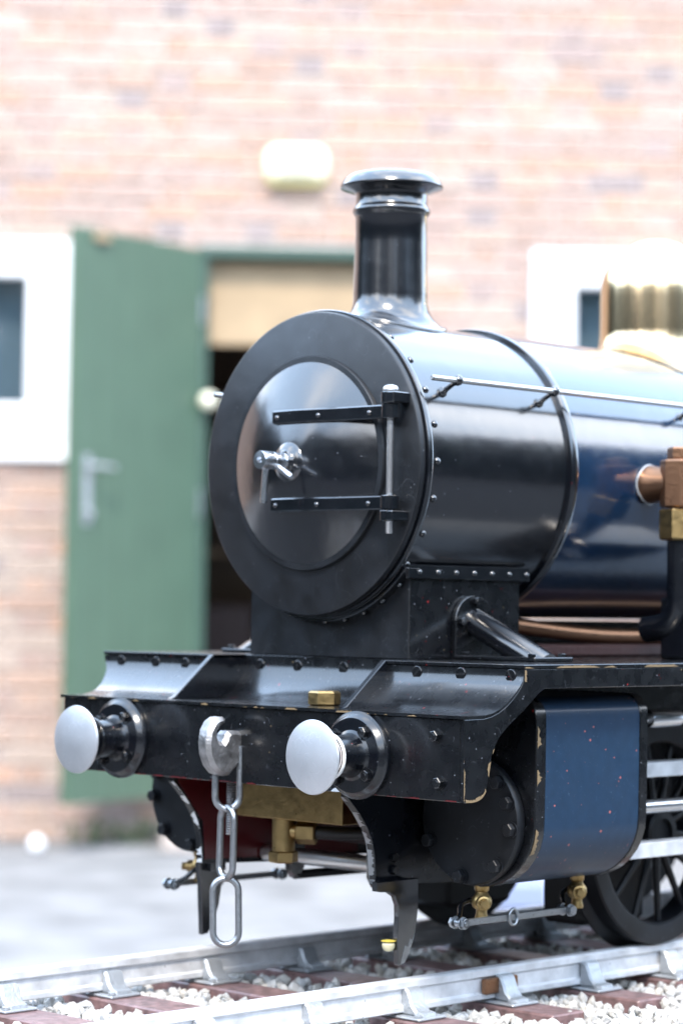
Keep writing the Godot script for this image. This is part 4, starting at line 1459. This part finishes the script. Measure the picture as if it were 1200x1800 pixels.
func loco_cylinders(L: Node3D) -> void:
	var bm := bolt_mesh(0.0044, 0.0046, 0.0052)
	for s in [1, -1]:
		var bl := MB.new()
		bl.extrude(flip(d_profile(-0.0006), s), -0.199, -0.0965, 0.0)
		var cyl := part("cylinder", bl, M.black, L)
		var cl := MB.new()
		cl.extrude(flip(d_profile(0.0006), s), -0.1955, -0.0985, 0.0004)
		part("cladding", cl, M.clad, cyl, "blue cladding with rust coloured specks" if s > 0 else "")
		for q in [[-0.0985, -0.0885], [-0.2040, -0.1957]]:
			var f := MB.new()
			f.extrude(flip(d_profile(0.0011), s), q[0], q[1], 0.0006)
			part("end_flange", f, M.worn, cyl)
		# front cover
		var cc := Vector3(s * 0.1365, 0.1045, 0)
		var cv := MB.new()
		cv.lathe(prof([0.040, -0.0884, 0.0412, -0.0880, 0.0416, -0.0872, 0.0416, -0.0822, 0.0408, -0.0810, 0.0, -0.0806]), 72, zx(cc), 40)
		var cov := part("cylinder_cover", cv, M.satin, cyl)
		for a in [22.0, -5.0, -48.0, -99.0, -156.0, 155.0, 95.0, 46.0]:
			var t := deg_to_rad(a)
			if s < 0: t = PI - t
			at_mesh("bolt", bm, M.satin, cyl, Transform3D(AX_Z, cc + Vector3(0.0365 * cos(t), 0.0365 * sin(t), -0.0807)))
		# rear cover, glands, rods and slide bars
		var rc := MB.new()
		rc.lathe(prof([0, -0.212, 0.018, -0.212, 0.018, -0.206, 0.0395, -0.2055, 0.0395, -0.2035]), 48, zx(cc))
		rc.lathe(prof([0, -0.226, 0.0185, -0.226, 0.0195, -0.2245, 0.0195, -0.218, 0.0185, -0.2175, 0.0205, -0.217, 0.0215, -0.2155, 0.0215, -0.203]), 44, zx(Vector3(s * 0.146, 0.1655, 0)), 30)
		part("rear_covers", rc, M.black, cyl)
		var rd := MB.new()
		rd.tube([Vector3(s * 0.1365, 0.1045, -0.21), Vector3(s * 0.1365, 0.1045, -0.42)], 0.0052, 20)
		part("piston_rod", rd, M.polished, cyl)
		var vr := MB.new()
		vr.tube([Vector3(s * 0.146, 0.1668, -0.22), Vector3(s * 0.146, 0.1668, -0.4)], 0.0034, 16)
		vr.lathe(prof([0, -0.29, 0.006, -0.29, 0.0065, -0.288, 0.0065, -0.258, 0.006, -0.256, 0, -0.256]), 20, zx(Vector3(s * 0.146, 0.1668, 0)))
		part("valve_rod", vr, M.polished, cyl)
		for y in [0.1308, 0.0748]:
			var sb := MB.new()
			sb.box(Vector3(s * 0.1365 - 0.007, y - 0.0052, -0.44), Vector3(s * 0.1365 + 0.007, y + 0.0052, -0.2045), 0.0005)
			part("slide_bar", sb, M.rail, cyl)
		# worn edges of the front flange
		var X: float = s * 0.1865
		if s > 0:
			var ed := []
			for k in 26:
				var y := lerpf(0.172, 0.112, k / 25.0)
				ed.append(Vector3(0.1853 + 0.0011, y, -0.0895))
			chips("bare_brass_edge", cyl, ed, Vector3(0, 0, -1), Vector3(1, 0, 0), 0.0046, 0.32, 41, M.bare)
			var ed2 := []
			for k in 18:
				var a := deg_to_rad(lerpf(0, -60, k / 17.0))
				ed2.append(Vector3(0.137 + 0.0488 * cos(a), 0.1045 + 0.0433 * sin(a), -0.0895))
			chips("bare_brass_edge", cyl, ed2, Vector3(0, 0, -1), Vector3(0.8, -0.6, 0), 0.0046, 0.36, 47, M.bare)
		# drain cocks and their link
		for z in [-0.0935, -0.191]:
			drain_cock(cyl, s, z)
		var lk := MB.new()
		lk.box(Vector3(s * 0.1415 - 0.0012, 0.0378, -0.182), Vector3(s * 0.1415 + 0.0012, 0.0422, -0.066), 0.0004)
		lk.tube([Vector3(s * 0.1415 - 0.004, 0.0400, -0.0685), Vector3(s * 0.1415 + 0.005, 0.0400, -0.0685)], 0.0027, 12)
		var eyep := []
		for k in 20:
			var a := TAU * k / 20.0
			eyep.append(Vector3(s * 0.1432, 0.0402 + 0.0052 * cos(a), -0.118 + 0.0042 * sin(a)))
		lk.tube(eyep, 0.0011, 8, true)
		part("drain_link", lk, M.zinc, cyl)
		var lb := bolt_mesh(0.0036, 0.003, 0.0042)
		for z in [-0.0685, -0.1765]:
			at_mesh("bolt", lb, M.zinc, cyl, xx(Vector3(s * 0.1428, 0.0400, z), s))
			at_mesh("bolt", lb, M.zinc, cyl, xx(Vector3(s * 0.1370, 0.0400, z), -s))

func drain_cock(cyl: Node, s: float, z: float) -> void:
	var c := Vector3(s * 0.1370, 0, z)
	var b := MB.new()
	b.lathe(prof([0, 0.0400, 0.0042, 0.0400, 0.0045, 0.0412, 0.0036, 0.0440, 0.0036, 0.0462, 0.0058, 0.0478, 0.0068, 0.0506, 0.0064, 0.0540, 0.0046, 0.0562, 0.0038, 0.0580, 0.0048, 0.0590, 0.0050, 0.0625, 0, 0.0626]), 24, Transform3D(Basis.IDENTITY, c), 45)
	var out := Vector3(s * 0.78, 0, 0.62).normalized()
	b.lathe(prof([0, 0.004, 0.0048, 0.004, 0.0046, 0.0088, 0.0034, 0.0092, 0.0032, 0.0105, 0, 0.0106]), 18, along(out, c + Vector3(0, 0.0512, 0)))
	var ck := part("drain_cock", b, M.brass, cyl)
	at_mesh("plug_nut", bolt_mesh(0.0031, 0.0032), M.brass, cyl, along(out, c + Vector3(0, 0.0512, 0) + out * 0.0102))
	var lv := MB.new()
	var zz := 0.025 if z > -0.15 else 0.0145
	lv.tube(smooth([c + Vector3(-s * 0.006, 0.0525, 0.0), c + Vector3(-s * 0.007, 0.0500, zz * 0.45), c + Vector3(-s * 0.003, 0.0440, zz * 0.7), c + Vector3(s * 0.002, 0.0400, zz)], 5), 0.0018, 8)
	part("drain_lever", lv, M.worn, cyl)

func loco_wheels(L: Node3D) -> void:
	for zc in [-0.325, -0.53]:
		for s in [1, -1]:
			var c := Vector3(0, 0.081, zc)
			var t := MB.new()
			# outside on the right, radius over x
			t.lathe(prof([0.0655, 0.0860, 0.0865, 0.0862, 0.0872, 0.0872, 0.0868, 0.0885, 0.0824, 0.0908, 0.0810, 0.0930, 0.0806, 0.1055, 0.0796, 0.1068, 0.0700, 0.1070, 0.0668, 0.1066, 0.0655, 0.1050, 0.0655, 0.0860]), 96, xx(c, s), 30)
			var wh := part("wheel", t, M.satin, L)
			var hub := MB.new()
			hub.lathe(prof([0, 0.086, 0.0165, 0.086, 0.0175, 0.088, 0.0165, 0.107, 0.015, 0.1085, 0.010, 0.1088, 0.0098, 0.106, 0, 0.106]), 36, xx(c, s), 35)
			part("hub", hub, M.satin, wh)
			for k in 14:
				var a := TAU * k / 14.0 + 0.12
				var d := Vector3(0, cos(a), sin(a))
				var sp := MB.new()
				sp.tube([c + Vector3(s * 0.0995, 0, 0) + d * 0.015, c + Vector3(s * 0.0985, 0, 0) + d * 0.040, c + Vector3(s * 0.0975, 0, 0) + d * 0.0662], [0.0033, 0.0027, 0.0024], 8)
				part("spoke", sp, M.satin, wh)
		var ax := MB.new()
		ax.tube([Vector3(-0.086, 0.081, zc), Vector3(0.086, 0.081, zc)], 0.0095, 20)
		part("axle", ax, M.steel, L)

func loco_below(L: Node3D) -> void:
	# brass feed-water box under the beam with its fittings
	var b := MB.new()
	b.box(Vector3(-0.0515, 0.0968, -0.080), Vector3(0.0515, 0.1237, -0.0496), 0.0008)
	var box := part("brass_box", b, M.brass, L)
	var f := MB.new()
	var c := Vector3(-0.0125, 0, -0.0580)
	f.lathe(prof([0, 0.0690, 0.0080, 0.0690, 0.0080, 0.0967, 0, 0.0967]), 28, Transform3D(Basis.IDENTITY, c))
	part("outlet_pipe", f, M.brass, box)
	var n1 := MB.new()
	n1.ext_y(circle(c.x, c.z, 0.0102, 6, 0.1, TAU + 0.1), 0.0668, 0.0748, 0.001)
	part("outlet_nut", n1, M.brass, box)
	var sp := MB.new()
	sp.lathe(prof([0, 0.004, 0.0055, 0.004, 0.0055, 0.010, 0, 0.010]), 18, along(Vector3(0.86, 0, -0.5), Vector3(c.x, 0.0878, c.z)))
	sp.extrude(circle(0, 0, 0.0082, 6, 0.3, TAU + 0.3), 0.0095, 0.0235, 0.001, Transform3D(along(Vector3(0.86, 0, -0.5)).basis * Basis(Vector3(1, 0, 0), Vector3(0, 0, -1), Vector3(0, 1, 0)), Vector3(c.x, 0.0878, c.z)))
	part("side_union", sp, M.brass, box)
	var pp := MB.new()
	var d := Vector3(0.86, 0, -0.5)
	pp.tube([Vector3(c.x, 0.0878, c.z) + d * 0.023, Vector3(c.x, 0.0880, c.z) + d * 0.045, Vector3(0.06, 0.09, -0.12)], 0.0045, 14)
	part("feed_pipe", pp, M.dark, L)
	# brake shaft and rods
	var br := MB.new()
	br.tube([Vector3(-0.0795, 0.0655, -0.105), Vector3(0.0805, 0.0655, -0.105)], 0.0058, 18)
	var sh := part("brake_shaft", br, M.steel, L)
	for x in [-0.05, 0.03]:
		var a := MB.new()
		a.ext_x(V([-0.113, 0.074, -0.098, 0.074, -0.0985, 0.057, -0.103, 0.050, -0.108, 0.050, -0.1125, 0.057]), x - 0.003, x + 0.003, 0.0006)
		part("brake_arm", a, M.black, sh)
	var rod := MB.new()
	rod.tube([Vector3(-0.05, 0.052, -0.105), Vector3(-0.05, 0.05, -0.36)], 0.0032, 12)
	part("brake_rod", rod, M.dark, L)
	for s in [-1, 1]:
		var ab := MB.new()
		ab.box(Vector3(minf(s * 0.084, s * 0.045), 0.016, -0.336), Vector3(maxf(s * 0.084, s * 0.045), 0.078, -0.262), 0.004)
		part("axle_box", ab, M.dark, L)
	# screw hanging behind the hook
	var sc := MB.new()
	var pf := []
	var y := 0.088
	while y < 0.1238:
		pf.append(Vector2(0.0030, y)); pf.append(Vector2(0.0038, y + 0.0008)); y += 0.0016
	pf.append(Vector2(0, y))
	sc.lathe(pf, 14, Transform3D(Basis.IDENTITY, Vector3(-0.0155, 0, -0.012)))
	part("screw_stud", sc, M.cast, L)

# ---------------------------------------------------------------- small things
func build_small_things() -> void:
	# three link chain on the drawhook
	var ch := thing("coupling_chain", "three link zinc coated coupling chain hanging from the drawhook", "chain", Vector3(0, 0.154, 0.006))
	var spots := [[-0.0245, 0.9, 0.0495, 0.0208, 0.0], [-0.0690, -0.13, 0.0505, 0.0200, -0.03], [-0.1145, 0.86, 0.0485, 0.0215, 0.02]]
	for q in spots:
		var m := MB.new()
		var pts := []
		var wr := 0.0023
		var r: float = q[3] / 2 - wr
		var hh: float = q[2] / 2 - wr - r
		for k in 13:
			var a := PI * k / 12.0
			pts.append(Vector3(r * cos(a), hh + r * sin(a), 0))
		for k in 13:
			var a := PI + PI * k / 12.0
			pts.append(Vector3(r * cos(a), -hh + r * sin(a), 0))
		m.tube(pts, wr, 14, true)
		at_mesh("chain_link", m.commit(), M.zinc, ch, Transform3D(Basis(Vector3.UP, q[1]) * Basis(Vector3(0, 0, 1), q[4]), Vector3(0, q[0], 0)))
	# petal stuck to the guard iron
	var p := thing("flower_head", "small yellow and white flower caught on the tip of the guard iron", "flower", Vector3(0.0925, 0.0215, -0.0530))
	var y := MB.new()
	y.lathe(prof([0, 0.0026, 0.0038, 0.0028, 0.0052, 0.0034, 0.0030, 0.0040, 0, 0.0042]), 14)
	part("flower_centre", y, M.yellow, p)
	var w := MB.new()
	w.lathe(prof([0, -0.0036, 0.0026, -0.003, 0.0042, -0.0008, 0.0044, 0.0014, 0.0036, 0.0026]), 12)
	part("petals", w, M.petal, p)
	# things on the ground by the wall
	var bl := thing("white_ball", "small white ball on the ground at the foot of the brick wall", "ball", Vector3(-5.37, GROUND, -4.04))
	var bm := MB.new()
	var pf := []
	for k in 13:
		var a := -PI / 2 + PI * k / 12.0
		pf.append(Vector2(0.028 * cos(a), 0.028 + 0.028 * sin(a)))
	bm.lathe(pf, 20, Transform3D(), 60)
	part("shell", bm, M.upvc, bl)
	var cr := thing("storage_tub", "pale blue tub with a white lid standing in the yard behind the locomotive", "tub", Vector3(-3.30, GROUND, -4.22), 0.82)
	var cm := MB.new()
	cm.box(Vector3(-0.16, 0, -0.12), Vector3(0.02, 0.085, 0.12), 0.01)
	part("tub", cm, M.plastic_blue, cr)
	var cw := MB.new()
	cw.box(Vector3(0.0205, 0, -0.11), Vector3(0.14, 0.10, 0.11), 0.01)
	part("lid", cw, M.upvc, cr)
	# weeds along the foot of the wall
	var turn := deg_to_rad(47.464)
	var base := Transform3D(Basis(Vector3.UP, turn), Vector3(-4.9575, 0, -5.0785))
	for q in [[-0.86, 0.07, 0.13, "left"], [-0.70, 0.06, 0.1, "right"]]:
		var o := thing("weed", "low green weed by the wall, on the %s of the two below the open door" % q[3], "weed", base * Vector3(q[0], GROUND, q[1]), 0, "weeds by the wall")
		var lm := MB.new()
		for k in 90:
			var a := rng.randf() * TAU
			var r: float = rng.randf() * q[2]
			var at := Vector3(cos(a) * r, rng.randf() * 0.09 * (1.0 - r / q[2] * 0.6), sin(a) * r)
			var d := Vector3(rng.randf_range(-1, 1), rng.randf_range(0.1, 1), rng.randf_range(-1, 1)).normalized() * rng.randf_range(0.02, 0.045)
			var sd := d.cross(Vector3.UP).normalized() * 0.009
			lm.quad(at, at + d * 0.5 + sd, at + d, at + d * 0.5 - sd, Vector3.UP)
		part("leaves", lm, M.leaf, o)
	# shelf of dark boxes inside the doorway
	var shf := thing("shelf_unit", "dark shelf with boxes in the shade inside the open doorway", "shelf", base * Vector3(-0.15, -0.438, -1.6), turn)
	var s1 := MB.new()
	for yy in [0.0, 0.45, 0.9]:
		s1.box(Vector3(-0.6, yy, -0.2), Vector3(0.6, yy + 0.02, 0.2), 0.002)
	for xx_ in [-0.62, 0.6]:
		s1.box(Vector3(xx_, 0, -0.2), Vector3(xx_ + 0.0195, 1.0, 0.2), 0.002)
	part("shelf", s1, M.timber, shf)
	var lb := ["left", "right"]
	for k in 2:
		var bx := MB.new()
		bx.box(Vector3(-0.15, 0, -0.13), Vector3(0.15, 0.22 + 0.1 * k, 0.13), 0.006)
		var o := part("box", bx, M.redoxide if k == 0 else M.timber, self)
		o.transform = shf.transform * Transform3D(Basis.IDENTITY, Vector3(-0.3 + 0.45 * k, 0.4705, 0))
		tag(o, "%s one of two boxes on the shelf inside the doorway" % lb[k], "box", "boxes on the shelf")
